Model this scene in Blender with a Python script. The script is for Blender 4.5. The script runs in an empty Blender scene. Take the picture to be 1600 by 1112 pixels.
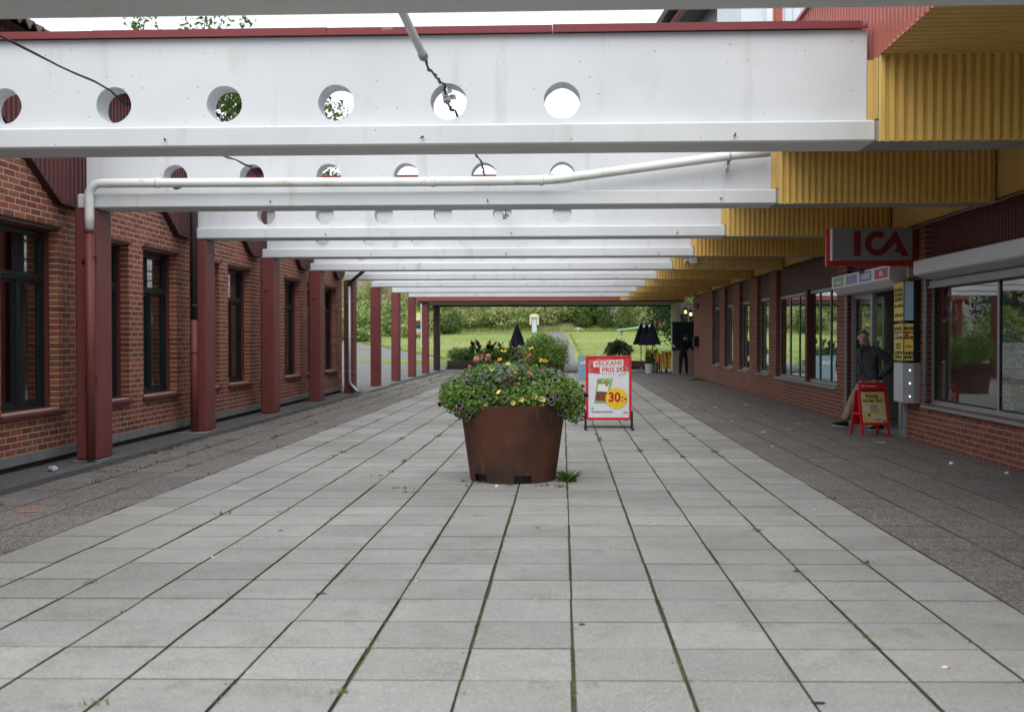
import bpy, bmesh, math, random
from math import sin, cos, pi, radians, hypot, atan2, sqrt
from mathutils import Vector, Matrix, noise as mnoise

random.seed(7)
S = bpy.context.scene
COL = S.collection

# ------------------------------------------------------------------ camera
cam = bpy.data.cameras.new('camera'); camo = bpy.data.objects.new('camera', cam); COL.objects.link(camo)
camo.location = (0, 0, 1.5)
camo.rotation_euler = (pi/2 - 0.0155, 0.001, 0.04484)
cam.sensor_width = 36; cam.lens = 39.6; cam.clip_start = .05; cam.clip_end = 900
cam.dof.use_dof = True; cam.dof.focus_distance = 13; cam.dof.aperture_fstop = 2.8
S.camera = camo

# ------------------------------------------------------------------ world, sun, exposure
SUN_EL, SUN_AZ = radians(55), radians(192)
w = bpy.data.worlds.new('World'); S.world = w; w.use_nodes = True
nt = w.node_tree; nt.nodes.clear()
def wn(t, **k):
    n = nt.nodes.new(t)
    for a, b in k.items(): setattr(n, a, b)
    return n
out = wn('ShaderNodeOutputWorld'); bg = wn('ShaderNodeBackground'); sky = wn('ShaderNodeTexSky')
sky.sky_type = 'NISHITA'; sky.sun_disc = False; sky.sun_elevation = SUN_EL; sky.sun_rotation = SUN_AZ
sky.dust_density = 3; sky.air_density = 1; sky.ozone_density = 1
tc = wn('ShaderNodeTexCoord'); mp = wn('ShaderNodeMapping'); mp.inputs['Scale'].default_value = (1, 1, 2.6)
nz = wn('ShaderNodeTexNoise'); nz.inputs['Scale'].default_value = 1.7; nz.inputs['Detail'].default_value = 6
rp = wn('ShaderNodeValToRGB'); rp.color_ramp.elements[0].position = .33; rp.color_ramp.elements[1].position = .62
rp.color_ramp.elements[0].color = (7.0, 7.9, 8.8, 1); rp.color_ramp.elements[1].color = (9.6, 10.1, 10.7, 1)
mx = wn('ShaderNodeMix', data_type='RGBA'); mx.inputs['Factor'].default_value = .86
L = nt.links.new
L(tc.outputs['Generated'], mp.inputs['Vector']); L(mp.outputs[0], nz.inputs['Vector']); L(nz.outputs['Fac'], rp.inputs[0])
L(sky.outputs[0], mx.inputs['A']); L(rp.outputs[0], mx.inputs['B']); L(mx.outputs['Result'], bg.inputs[0]); L(bg.outputs[0], out.inputs[0])
bg.inputs['Strength'].default_value = .1

sl = bpy.data.lights.new('sun', 'SUN'); so = bpy.data.objects.new('sun', sl); COL.objects.link(so)
sl.energy = 1.5; sl.angle = radians(60); sl.color = (1, .97, .93)
so.rotation_euler = (pi/2 - SUN_EL, 0, pi - SUN_AZ)
so.location = (0, 0, 40)

S.view_settings.view_transform = 'Standard'; S.view_settings.look = 'None'; S.view_settings.gamma = 1
S.view_settings.exposure = 0.8
S.render.engine = 'CYCLES'
S.cycles.use_denoising = True
try: S.cycles.denoiser = 'OPENIMAGEDENOISE'
except Exception: pass
S.cycles.use_adaptive_sampling = True; S.cycles.adaptive_threshold = .025
S.cycles.max_bounces = 6; S.cycles.diffuse_bounces = 4; S.cycles.glossy_bounces = 3
S.cycles.transparent_max_bounces = 10; S.cycles.transmission_bounces = 4; S.cycles.caustics_reflective = False; S.cycles.caustics_refractive = False

# ------------------------------------------------------------------ materials
MATS = {}
def M(name, col, rough=.8, metal=0., var=0., noise=None, col2=None, bump=None, spec=.3, pits=None, streak=None, transl=0., speck=None, huevar=0.):
    """procedural material: colour varied per piece (var), mottled by world-space noise, with fine relief"""
    if name in MATS: return MATS[name]
    m = bpy.data.materials.new(name); m.use_nodes = True
    n = m.node_tree.nodes; l = m.node_tree.links.new
    p = n['Principled BSDF']
    p.inputs['Roughness'].default_value = rough; p.inputs['Metallic'].default_value = metal
    p.inputs['Specular IOR Level'].default_value = spec
    geo = n.new('ShaderNodeNewGeometry')
    rgb = n.new('ShaderNodeRGB'); rgb.outputs[0].default_value = (*col, 1); c = rgb.outputs[0]
    def mixc(a, b, fac, mode='MIX'):
        x = n.new('ShaderNodeMix'); x.data_type = 'RGBA'; x.blend_type = mode
        if isinstance(fac, float): x.inputs['Factor'].default_value = fac
        else: l(fac, x.inputs['Factor'])
        l(a, x.inputs['A'])
        if isinstance(b, tuple): x.inputs['B'].default_value = (*b, 1)
        else: l(b, x.inputs['B'])
        return x.outputs['Result']
    def ramp(s, a, b):
        r = n.new('ShaderNodeMapRange'); l(s, r.inputs[0]); r.inputs[1].default_value = a; r.inputs[2].default_value = b; return r.outputs[0]
    def nse(scale, det=4, vec=None, sc=None):
        t = n.new('ShaderNodeTexNoise'); t.inputs['Scale'].default_value = scale; t.inputs['Detail'].default_value = det
        v = geo.outputs['Position']
        if sc:
            mm = n.new('ShaderNodeMapping'); mm.inputs['Scale'].default_value = sc; l(v, mm.inputs[0]); v = mm.outputs[0]
        l(v, t.inputs['Vector']); return t.outputs['Fac']
    if col2 is not None and noise:
        for k, (sc, lo, hi) in enumerate(noise if isinstance(noise, list) else [noise]):
            c = mixc(c, col2 if not isinstance(col2, list) else col2[k], ramp(nse(sc), lo, hi))
    if streak:
        c = mixc(c, streak[0], ramp(nse(1., 5, sc=streak[1]), streak[2], streak[3]))
    if speck:
        v = n.new('ShaderNodeTexVoronoi'); v.inputs['Scale'].default_value = speck[0]; l(geo.outputs['Position'], v.inputs['Vector'])
        sp = n.new('ShaderNodeSeparateColor'); l(v.outputs['Color'], sp.inputs[0])
        c = mixc(c, speck[1], ramp(sp.outputs[0], speck[2], speck[2] + .05))
        c = mixc(c, speck[3], ramp(sp.outputs[1], speck[2], speck[2] + .05))
    if pits:
        v = n.new('ShaderNodeTexVoronoi'); v.inputs['Scale'].default_value = pits[0]; l(geo.outputs['Position'], v.inputs['Vector'])
        sp = n.new('ShaderNodeSeparateColor'); l(v.outputs['Color'], sp.inputs[0])
        th = n.new('ShaderNodeMath'); th.operation = 'MULTIPLY'; l(sp.outputs[0], th.inputs[0]); th.inputs[1].default_value = pits[1]
        lt = n.new('ShaderNodeMath'); lt.operation = 'LESS_THAN'; l(v.outputs['Distance'], lt.inputs[0]); l(th.outputs[0], lt.inputs[1])
        g2 = n.new('ShaderNodeMath'); g2.operation = 'GREATER_THAN'; l(sp.outputs[1], g2.inputs[0]); g2.inputs[1].default_value = pits[2]
        mm = n.new('ShaderNodeMath'); mm.operation = 'MULTIPLY'; l(lt.outputs[0], mm.inputs[0]); l(g2.outputs[0], mm.inputs[1])
        c = mixc(c, (.12, .12, .11), mm.outputs[0])
    if var or huevar:
        oi = n.new('ShaderNodeObjectInfo'); ad = n.new('ShaderNodeMath'); ad.operation = 'ADD'
        l(oi.outputs['Random'], ad.inputs[0]); l(geo.outputs['Random Per Island'], ad.inputs[1])
        fr = n.new('ShaderNodeMath'); fr.operation = 'FRACT'; l(ad.outputs[0], fr.inputs[0])
        hs = n.new('ShaderNodeHueSaturation'); l(c, hs.inputs['Color'])
        r = n.new('ShaderNodeMapRange'); l(fr.outputs[0], r.inputs[0]); r.inputs[3].default_value = 1 - var; r.inputs[4].default_value = 1 + var
        l(r.outputs[0], hs.inputs['Value'])
        if huevar:
            m7 = n.new('ShaderNodeMath'); m7.operation = 'MULTIPLY'; l(fr.outputs[0], m7.inputs[0]); m7.inputs[1].default_value = 7.31
            f7 = n.new('ShaderNodeMath'); f7.operation = 'FRACT'; l(m7.outputs[0], f7.inputs[0])
            r2 = n.new('ShaderNodeMapRange'); l(f7.outputs[0], r2.inputs[0]); r2.inputs[3].default_value = .5 - huevar; r2.inputs[4].default_value = .5 + huevar
            l(r2.outputs[0], hs.inputs['Hue'])
        c = hs.outputs['Color']
    l(c, p.inputs['Base Color'])
    if bump:
        b = n.new('ShaderNodeBump'); b.inputs['Strength'].default_value = bump[1]; b.inputs['Distance'].default_value = bump[2] if len(bump) > 2 else .01
        l(nse(bump[0], 5), b.inputs['Height']); l(b.outputs[0], p.inputs['Normal'])
    if transl:
        o = n['Material Output']; t = n.new('ShaderNodeBsdfTranslucent'); l(c, t.inputs[0]); a = n.new('ShaderNodeMixShader'); a.inputs[0].default_value = transl
        l(p.outputs[0], a.inputs[1]); l(t.outputs[0], a.inputs[2]); l(a.outputs[0], o.inputs[0])
    MATS[name] = m; return m

def glass(name, tint=(.9, .93, .92), base=.05, gain=1.0):
    m = bpy.data.materials.new(name); m.use_nodes = True; n = m.node_tree.nodes; l = m.node_tree.links.new
    n.remove(n['Principled BSDF']); o = n['Material Output']
    t = n.new('ShaderNodeBsdfTransparent'); t.inputs[0].default_value = (*tint, 1)
    g = n.new('ShaderNodeBsdfGlossy'); g.inputs['Roughness'].default_value = .01; g.inputs[0].default_value = (.95, .97, .97, 1)
    f = n.new('ShaderNodeFresnel'); f.inputs[0].default_value = 1.55
    a = n.new('ShaderNodeMath'); a.operation = 'MULTIPLY_ADD'; a.inputs[1].default_value = gain; a.inputs[2].default_value = base; a.use_clamp = True
    l(f.outputs[0], a.inputs[0])
    # slight waviness of the panes
    nn = n.new('ShaderNodeTexNoise'); nn.inputs['Scale'].default_value = .9; ge = n.new('ShaderNodeNewGeometry'); l(ge.outputs['Position'], nn.inputs['Vector'])
    b = n.new('ShaderNodeBump'); b.inputs['Strength'].default_value = .12; b.inputs['Distance'].default_value = .01; l(nn.outputs['Fac'], b.inputs['Height'])
    l(b.outputs[0], g.inputs['Normal'])
    bf = n.new('ShaderNodeMath'); bf.operation = 'SUBTRACT'; bf.inputs[0].default_value = 1; l(ge.outputs['Backfacing'], bf.inputs[1])
    fm = n.new('ShaderNodeMath'); fm.operation = 'MULTIPLY'; l(a.outputs[0], fm.inputs[0]); l(bf.outputs[0], fm.inputs[1])   # the outer face mirrors, the inner face of the pane lets the ray through
    x = n.new('ShaderNodeMixShader'); l(fm.outputs[0], x.inputs[0]); l(t.outputs[0], x.inputs[1]); l(g.outputs[0], x.inputs[2]); l(x.outputs[0], o.inputs[0])
    return m
def emit(name, col, s):
    m = bpy.data.materials.new(name); m.use_nodes = True; n = m.node_tree.nodes; p = n['Principled BSDF']
    p.inputs['Base Color'].default_value = (*col, 1); p.inputs['Emission Color'].default_value = (*col, 1); p.inputs['Emission Strength'].default_value = s
    return m

m_slab = M('grey concrete slab', (.312, .303, .283), .85, streak=((.215, .207, .186), (2.4, 2.4, 1), .54, .70), var=.10, noise=[(1.1, .35, .75), (9, .5, .72), (.35, .50, .62), (3.2, .60, .74)], col2=[(.218, .217, .208), (.238, .236, .226), (.222, .218, .198), (.185, .182, .168)], bump=(140, .25, .004), speck=(150, (.235, .23, .215), .80, (.35, .34, .325)))
m_brown = M('brown pebble slab', (.165, .145, .136), .8, var=.08, noise=(1.3, .4, .75), col2=(.125, .108, .10), speck=(75, (.27, .24, .225), .75, (.075, .065, .06)), bump=(90, .5, .006))
m_bed = M('joint moss and soil', (.055, .050, .035), .95, noise=(2.2, .42, .6), col2=(.078, .086, .034), bump=(60, .6, .01))
m_edge = M('dirty slab edge', (.065, .060, .045), .95, noise=(2.2, .42, .6), col2=(.080, .088, .036))
m_beam = M('white painted concrete', (.635, .652, .668), .6, noise=[(.8, .4, .8), (2.2, .62, .85), (.5, .5, .75)], col2=[(.545, .567, .59), (.53, .52, .475), (.56, .58, .60)], pits=(13, .085, .45), bump=(40, .12, .004), streak=((.47, .465, .43), (5, 5, .55), .60, .82))
m_cap = M('red painted cap flashing', (.185, .036, .040), .45, noise=(2.3, .66, .72), col2=(.36, .20, .20), var=.06)
m_redcol = M('dark red column paint', (.185, .048, .047), .5, noise=(1.6, .4, .8), col2=(.155, .041, .041), bump=(25, .08, .004), pits=(5, .05, .7))
m_dkred = M('dark red sheet', (.13, .035, .035), .55, noise=(2, .4, .8), col2=(.10, .03, .03))
m_wine = M('wine brown board', (.075, .028, .028), .6, noise=(2, .4, .8), col2=(.06, .024, .025), streak=((.10, .05, .045), (18, 18, .6), .55, .75))
m_yel = M('ochre yellow sheet', (.74, .50, .155), .5, noise=(1.5, .45, .8), col2=(.64, .43, .13), streak=((.42, .28, .10), (7, 7, .6), .58, .78))
m_yelflat = M('ochre yellow panel', (.60, .41, .14), .55, noise=(1.5, .45, .8), col2=(.50, .34, .12))
m_fas = M('brick red fascia sheet', (.43, .115, .08), .5, noise=(1.2, .4, .8), col2=(.37, .10, .07))
m_brick = M('red brick', (.285, .086, .047), .88, var=.26, huevar=.012, noise=(14, .4, .7), col2=(.22, .066, .040), bump=(70, .35, .005), streak=((.155, .06, .045), (1.1, 1.1, .8), .58, .74))
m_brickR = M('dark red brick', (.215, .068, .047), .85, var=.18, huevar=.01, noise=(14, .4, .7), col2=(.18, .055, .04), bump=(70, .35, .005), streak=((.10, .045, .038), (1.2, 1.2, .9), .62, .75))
m_mortar = M('mortar', (.50, .42, .35), .95, noise=(6, .4, .7), col2=(.40, .335, .28), bump=(90, .3, .004))
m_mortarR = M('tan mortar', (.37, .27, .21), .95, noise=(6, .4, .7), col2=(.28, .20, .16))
m_plinth = M('grey plinth sheet', (.23, .23, .225), .6, noise=(3, .4, .7), col2=(.17, .17, .16))
m_frame = M('dark blue green frame', (.012, .018, .02), .4)
m_alu = M('aluminium grey', (.36, .37, .38), .45, metal=.35, noise=(3, .4, .8), col2=(.30, .31, .32))
m_alud = M('dull grey steel', (.30, .30, .31), .5, metal=.2)
m_black = M('black metal', (.012, .012, .014), .45)
m_rubber = M('black rubber gasket', (.02, .02, .022), .6)
m_cable = M('black cable', (.018, .017, .02), .6)
m_whitepipe = M('aged white pipe', (.70, .72, .70), .45, noise=[(2.2, .5, .7), (7, .58, .75)], col2=[(.60, .60, .50), (.56, .50, .34)])
m_brownpipe = M('dark brown pipe', (.035, .026, .025), .5)
m_redpipe = M('red brown pipe', (.19, .055, .048), .5, noise=(3, .4, .8), col2=(.15, .045, .04))
m_zinc = M('zinc pipe', (.42, .43, .45), .4, metal=.5)
m_asphalt = M('asphalt', (.105, .102, .098), .9, noise=[(.5, .4, .7), (6, .45, .7)], col2=[(.135, .13, .122), (.085, .083, .08)], speck=(70, (.16, .155, .15), .8, (.05, .05, .05)), bump=(60, .4, .006))
m_road = M('pale asphalt', (.165, .162, .158), .9, noise=[(.3, .4, .7), (.12, .55, .68)], col2=[(.14, .137, .133), (.20, .18, .15)], speck=(60, (.20, .195, .19), .8, (.10, .10, .10)))
m_pad = M('pale concrete', (.42, .42, .41), .85, noise=(2, .4, .7), col2=(.36, .36, .345))
m_foot = M('worn footing', (.20, .19, .18), .9, noise=(5, .4, .7), col2=(.14, .132, .124))
m_grate = M('iron grating', (.07, .072, .078), .6, noise=(7, .4, .7), col2=(.11, .105, .10))
m_soil = M('dark soil', (.03, .024, .018), .95)
m_corten = M('rusty weathering steel', (.115, .046, .027), .75, noise=[(3.5, .4, .72), (1.6, .46, .68)], col2=[(.068, .032, .023), (.046, .027, .022)], streak=((.185, .075, .034), (26, 26, 2.2), .60, .80), bump=(45, .15, .004))
m_red = M('bright red frame', (.62, .022, .026), .35)
m_red2 = M('red enamel', (.50, .02, .03), .4)
m_paper = M('poster paper white', (.74, .76, .80), .35, noise=(5, .45, .75), col2=(.68, .70, .75), bump=(6, .35, .01), spec=.5)
m_pyel = M('print yellow', (.86, .60, .02), .4)
m_pred = M('print red', (.60, .05, .05), .4)
m_pdred = M('print dark red', (.46, .01, .03), .4)
m_pgreen = M('print green', (.16, .36, .12), .4, noise=(30, .4, .6), col2=(.42, .56, .25))
m_ppink = M('print pink', (.66, .20, .22), .4, noise=(14, .4, .6), col2=(.62, .05, .06))
m_pfood = M('print food', (.30, .05, .04), .4, noise=(38, .45, .55), col2=(.10, .08, .05))
m_pwhite = M('print white', (.82, .82, .80), .4)
m_pblue = M('print blue', (.10, .25, .52), .4)
m_plav = M('print lavender', (.22, .25, .48), .4)
m_pgr2 = M('print soft green', (.16, .40, .24), .4)
m_pcrim = M('print crimson', (.45, .06, .10), .4)
m_pblk = M('print black', (.015, .015, .015), .5)
m_cream = M('cream poster', (.66, .50, .20), .45, noise=(3.2, .4, .65), col2=(.72, .66, .46))
m_newsy = M('news bill yellow', (.74, .56, .10), .5)
m_lblue = M('pale blue panel', (.30, .44, .56), .35)
m_signw = M('dull sign white', (.20, .205, .21), .5)
m_wood = M('dark timber', (.05, .038, .028), .9, var=.2, streak=((.08, .065, .05), (1.2, 14, 14), .5, .75))
m_shelf = M('pale wood', (.32, .21, .11), .7)
m_inter = M('interior paint', (.38, .36, .33), .8)
m_curt = M('dull curtain', (.34, .35, .36), .9, noise=(4, .4, .7), col2=(.26, .27, .28), transl=.2)
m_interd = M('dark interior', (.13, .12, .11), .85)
m_lin = M('shop linoleum', (.22, .21, .20), .4)
m_tile = M('brown roof tile', (.075, .045, .040), .75, var=.2)
m_roof = M('roof felt', (.06, .06, .062), .9)
m_siding = M('pale blue siding', (.60, .66, .70), .5)
m_gsiding = M('grey corrugated siding', (.33, .36, .38), .45, metal=.2)
m_barge = M('pale red barge board', (.45, .17, .14), .6)
m_white = M('white plastic', (.78, .78, .76), .4)
m_lgrey = M('light grey plastic', (.55, .57, .60), .4)
m_shut = M('shutter box white', (.58, .60, .64), .45)
m_stone = M('light stone', (.38, .36, .33), .9, noise=(4, .4, .7), col2=(.28, .265, .24))
m_beige = M('beige render', (.34, .28, .22), .85)
m_dgreen = M('dark green screen', (.008, .022, .022), .6)
m_navy = M('navy parasol cloth', (.022, .022, .042), .8, noise=(6, .4, .7), col2=(.035, .035, .06))
m_yelcloth = M('mustard blanket', (.52, .29, .04), .9, noise=(7, .4, .7), col2=(.36, .19, .03))
m_grass = M('lawn grass', (.175, .235, .042), .9, noise=[(.16, .4, .68), (1.4, .42, .7), (.05, .5, .66)], col2=[(.235, .26, .075), (.12, .19, .03), (.28, .27, .12)], bump=(9, .9, .08))
m_scrub = M('scrub ground', (.27, .25, .125), .95, noise=[(.4, .4, .65), (2, .45, .7)], col2=[(.30, .26, .16), (.19, .22, .08)], bump=(2, 1., .3))
def leaf(name, c, c2, tr=.38): return M(name, c, .5, var=.5, huevar=.025, noise=(.9, .35, .7), col2=c2, transl=tr, spec=.25)
m_lf1 = leaf('mid green leaves', (.10, .165, .036), (.072, .125, .028))
m_lf2 = leaf('dark green leaves', (.030, .066, .022), (.020, .046, .018))
m_lf3 = leaf('yellow green leaves', (.18, .225, .065), (.14, .185, .05))
m_lf4 = leaf('fresh green leaves', (.10, .20, .034), (.075, .155, .027))
m_lf5 = leaf('olive scrub leaves', (.20, .195, .095), (.15, .16, .072))
m_lb1 = leaf('bank green leaves', (.24, .33, .10), (.18, .27, .08))
m_lb2 = leaf('bank yellow green leaves', (.35, .38, .155), (.28, .33, .12))
m_lb3 = leaf('bank olive leaves', (.42, .37, .23), (.34, .31, .18))
m_lb4 = leaf('planter leaves', (.19, .315, .07), (.14, .25, .05))
m_lf6 = leaf('silvery leaves', (.23, .28, .20), (.17, .22, .14))
m_moss = leaf('joint weed', (.13, .19, .04), (.095, .15, .03))
m_bark = M('bark', (.07, .055, .042), .9, bump=(20, .5, .02))
m_twig = M('grey twigs', (.24, .21, .19), .9)
m_stem = M('plant stem', (.06, .10, .03), .7)
m_petp = M('petunia purple', (.018, .004, .022), .7, var=.4)
m_pety = M('petunia yellow', (.72, .60, .18), .6, var=.15)
m_petr = M('pale petal rim', (.42, .36, .29), .6, var=.2)
m_petk = M('salmon petal', (.62, .24, .22), .6, var=.2)
m_peto = M('orange red petal', (.62, .09, .03), .6, var=.2)
m_petrb = M('rudbeckia petal', (.82, .50, .01), .55, var=.1)
m_skin = M('skin', (.64, .41, .32), .5, noise=(30, .45, .65), col2=(.56, .32, .25))
m_jack = M('charcoal jacket cloth', (.058, .058, .063), .9, noise=(9, .4, .7), col2=(.074, .074, .078), bump=(7, 1., .06))
m_trou = M('khaki trouser cloth', (.33, .265, .20), .9, noise=(9, .4, .7), col2=(.27, .21, .16), bump=(8, 1., .05))
m_cloth = M('black cloth', (.008, .008, .011), .9, bump=(16, .5, .02))
m_shoe = M('black shoe', (.012, .012, .013), .6)
m_sole = M('off white sole', (.60, .58, .52), .7)
m_hair = M('grey hair', (.30, .285, .27), .9, bump=(60, .6, .01))
m_hair2 = M('short brown hair', (.05, .032, .022), .9)
m_beard = M('pale beard', (.66, .62, .58), .9)
m_litter = M('litter white', (.78, .78, .76), .6)
m_litb = M('litter blue', (.05, .07, .22), .4)
m_lito = M('litter orange', (.60, .19, .04), .5)
g_shop = glass('shop glass', (.92, .95, .94), .02, 1.5)
g_far = glass('far shop glass', (.72, .78, .76), .06, 2.3)
g_dark = glass('old window glass', (.66, .72, .72), .10, 1.3)
e_warm = emit('warm lamp bulb', (1, .60, .20), 3.5)
e_led = emit('led white', (.8, .92, 1), .8)

# ------------------------------------------------------------------ mesh helpers
ORD = ['leftmost', 'second from the left', 'third from the left', 'fourth from the left', 'fifth from the left', 'sixth from the left', 'seventh from the left', 'eighth from the left', 'ninth from the left', 'tenth from the left', 'eleventh from the left', 'twelfth from the left']
ORD.append('rightmost')
FAR = ['nearest', 'second nearest', 'third nearest', 'fourth nearest', 'fifth nearest', 'sixth nearest', 'seventh nearest', 'eighth nearest', 'ninth nearest', 'tenth nearest', 'eleventh nearest', 'twelfth nearest', 'farthest']
def empty(name, loc=(0, 0, 0), rz=0):
    o = bpy.data.objects.new(name, None); o.empty_display_size = .1; o.location = loc; o.rotation_euler = (0, 0, rz); COL.objects.link(o); return o
def tag(o, label=None, cat=None, group=None, kind=None):
    if label: o['label'] = label
    if cat: o['category'] = cat
    if group: o['group'] = group
    if kind: o['kind'] = kind
    return o
def worldloc(o):
    v = Vector((0, 0, 0))
    while o is not None: v += o.location; o = o.parent
    return v
class MB:
    def __init__(s): s.v = []; s.f = []; s.m = []
    def add(s, vs, fs, m=0):
        b = len(s.v); s.v += [tuple(x) for x in vs]; s.f += [tuple(i + b for i in f) for f in fs]; s.m += [m] * len(fs); return s
    def box(s, x0, x1, y0, y1, z0, z1, m=0):
        return s.add([(x0,y0,z0),(x1,y0,z0),(x1,y1,z0),(x0,y1,z0),(x0,y0,z1),(x1,y0,z1),(x1,y1,z1),(x0,y1,z1)],
                     [(0,3,2,1),(4,5,6,7),(0,1,5,4),(1,2,6,5),(2,3,7,6),(3,0,4,7)], m)
    def bbox(s, x0, x1, y0, y1, z0, z1, b=.01, m=0):
        """box with every edge chamfered by b"""
        vs = []; fs = []
        X, Y, Z = (x0, x1), (y0, y1), (z0, z1); id = {}
        for i in (0, 1):
            for j in (0, 1):
                for k in (0, 1):
                    sx, sy, sz = (b if i == 0 else -b), (b if j == 0 else -b), (b if k == 0 else -b)
                    id[i, j, k, 0] = len(vs); vs.append((X[i], Y[j] + sy, Z[k] + sz))
                    id[i, j, k, 1] = len(vs); vs.append((X[i] + sx, Y[j], Z[k] + sz))
                    id[i, j, k, 2] = len(vs); vs.append((X[i] + sx, Y[j] + sy, Z[k]))
        for i in (0, 1):
            q = [id[i,0,0,0], id[i,1,0,0], id[i,1,1,0], id[i,0,1,0]]; fs.append(q if i else q[::-1])
            q = [id[0,i,0,1], id[0,i,1,1], id[1,i,1,1], id[1,i,0,1]]; fs.append(q if i else q[::-1])
            q = [id[0,0,i,2], id[1,0,i,2], id[1,1,i,2], id[0,1,i,2]]; fs.append(q if i else q[::-1])
        for i in (0, 1):
            for j in (0, 1):
                fs.append((id[i,j,0,0], id[i,j,0,1], id[i,j,1,1], id[i,j,1,0]))
                fs.append((id[i,0,j,0], id[i,0,j,2], id[i,1,j,2], id[i,1,j,0]))
                fs.append((id[0,i,j,1], id[0,i,j,2], id[1,i,j,2], id[1,i,j,1]))
                for k in (0, 1): fs.append((id[i,j,k,0], id[i,j,k,1], id[i,j,k,2]))
        return s.add(vs, fs, m)
    def tube(s, pts, r, n=8, m=0, cap=True):
        pts = [Vector(p) for p in pts]; rs = r if isinstance(r, (list, tuple)) else [r] * len(pts)
        vs = []; fs = []; up = None
        for i, p in enumerate(pts):
            d = (pts[min(i + 1, len(pts) - 1)] - pts[max(i - 1, 0)]).normalized()
            if up is None: up = d.orthogonal().normalized()
            up = (up - d * up.dot(d));  up = up.normalized() if up.length > 1e-6 else d.orthogonal().normalized()
            sd = d.cross(up)
            for k in range(n):
                a = 2 * pi * k / n; vs.append(p + (up * cos(a) + sd * sin(a)) * rs[i])
        for i in range(len(pts) - 1):
            for k in range(n):
                a = i * n + k; b = i * n + (k + 1) % n; fs.append((a, b, b + n, a + n))
        if cap: fs.append(tuple(range(n))[::-1]); fs.append(tuple(range((len(pts) - 1) * n, len(pts) * n)))
        return s.add(vs, fs, m)
    def lathe(s, prof, n=24, c=(0, 0, 0), m=0, a0=0.):
        vs = []; fs = []
        for r, z in prof:
            for k in range(n):
                a = a0 + 2 * pi * k / n; vs.append((c[0] + r * cos(a), c[1] + r * sin(a), c[2] + z))
        for i in range(len(prof) - 1):
            for k in range(n):
                a = i * n + k; b = i * n + (k + 1) % n; fs.append((a, b, b + n, a + n))
        return s.add(vs, fs, m)
    def prism(s, poly, fn, d0, d1, m=0):
        """poly: 2D outline (ccw); fn(u,v,d) -> 3D"""
        n = len(poly); vs = [fn(u, v, d0) for u, v in poly] + [fn(u, v, d1) for u, v in poly]
        fs = [tuple(range(n))[::-1], tuple(range(n, 2 * n))] + [(i, (i + 1) % n, (i + 1) % n + n, i + n) for i in range(n)]
        return s.add(vs, fs, m)
    def quad(s, a, b, c, d, m=0): return s.add([a, b, c, d], [(0, 1, 2, 3)], m)
    def sphere(s, c, r, nu=10, nv=7, m=0):
        c = Vector(c); r = r if isinstance(r, (tuple, list)) else (r, r, r)
        vs = [c + Vector((0, 0, -r[2]))]; fs = []
        for i in range(1, nv):
            t = -pi/2 + pi * i / nv
            for k in range(nu):
                a = 2 * pi * k / nu; vs.append(c + Vector((r[0] * cos(t) * cos(a), r[1] * cos(t) * sin(a), r[2] * sin(t))))
        vs.append(c + Vector((0, 0, r[2]))); N = len(vs) - 1
        for k in range(nu):
            fs.append((0, 1 + (k + 1) % nu, 1 + k)); fs.append((N, N - nu + k, N - nu + (k + 1) % nu))
        for i in range(nv - 2):
            for k in range(nu):
                a = 1 + i * nu + k; b = 1 + i * nu + (k + 1) % nu; fs.append((a, b, b + nu, a + nu))
        return s.add(vs, fs, m)
    def mesh(s, name, mats):
        me = bpy.data.meshes.new(name); me.from_pydata(s.v, [], s.f)
        for m in (mats if isinstance(mats, (list, tuple)) else [mats]): me.materials.append(m)
        if any(s.m): me.polygons.foreach_set('material_index', s.m)
        me.update(); return me
    def build(s, name, mats, parent=None, smooth=False, kind=None, label=None):
        me = s.mesh(name, mats)
        if smooth: me.polygons.foreach_set('use_smooth', [True] * len(me.polygons))
        o = bpy.data.objects.new(name, me); COL.objects.link(o)
        if parent: o.parent = parent; o.location = -worldloc(parent)
        if kind: o['kind'] = kind
        if label: o['label'] = label
        return o
def inst(name, me, parent, loc, rot=(0, 0, 0), sc=(1, 1, 1), label=None):
    o = bpy.data.objects.new(name, me); COL.objects.link(o)
    if parent: o.parent = parent; loc = Vector(loc) - worldloc(parent)
    o.location = loc; o.rotation_euler = rot; o.scale = sc
    if label: o['label'] = label
    return o
def copy_tree(o, parent=None):
    c = o.copy(); COL.objects.link(c); c.parent = parent
    for ch in list(o.children): copy_tree(ch, c)
    return c

_tc = {}
def text(mb, s, fn, size, cx=0., cy=0., d=.0, m=0, bold=0., sx=1., ext=.0006, align='CENTER', rot=0.):
    """lettering: fn(u,v,d)->3D maps the flat text plane to the scene"""
    key = (s, bold)
    if key not in _tc:
        cu = bpy.data.curves.new('t', 'FONT'); cu.body = s; cu.size = 1; cu.offset = bold; cu.align_x = 'CENTER'; cu.align_y = 'CENTER'; cu.resolution_u = 3
        o = bpy.data.objects.new('t', cu); COL.objects.link(o); dg = bpy.context.evaluated_depsgraph_get()
        me = bpy.data.meshes.new_from_object(o.evaluated_get(dg))
        _tc[key] = ([v.co.copy() for v in me.vertices], [tuple(p.vertices) for p in me.polygons])
        bpy.data.objects.remove(o); bpy.data.curves.remove(cu); bpy.data.meshes.remove(me)
    vs, fs = _tc[key]; ca, sa = cos(rot), sin(rot)
    out = []
    for v in vs:
        u, w_ = v.x * size * sx, v.y * size
        out.append(fn(cx + u * ca - w_ * sa, cy + u * sa + w_ * ca, d))
    mb.add(out, fs, m)
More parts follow.
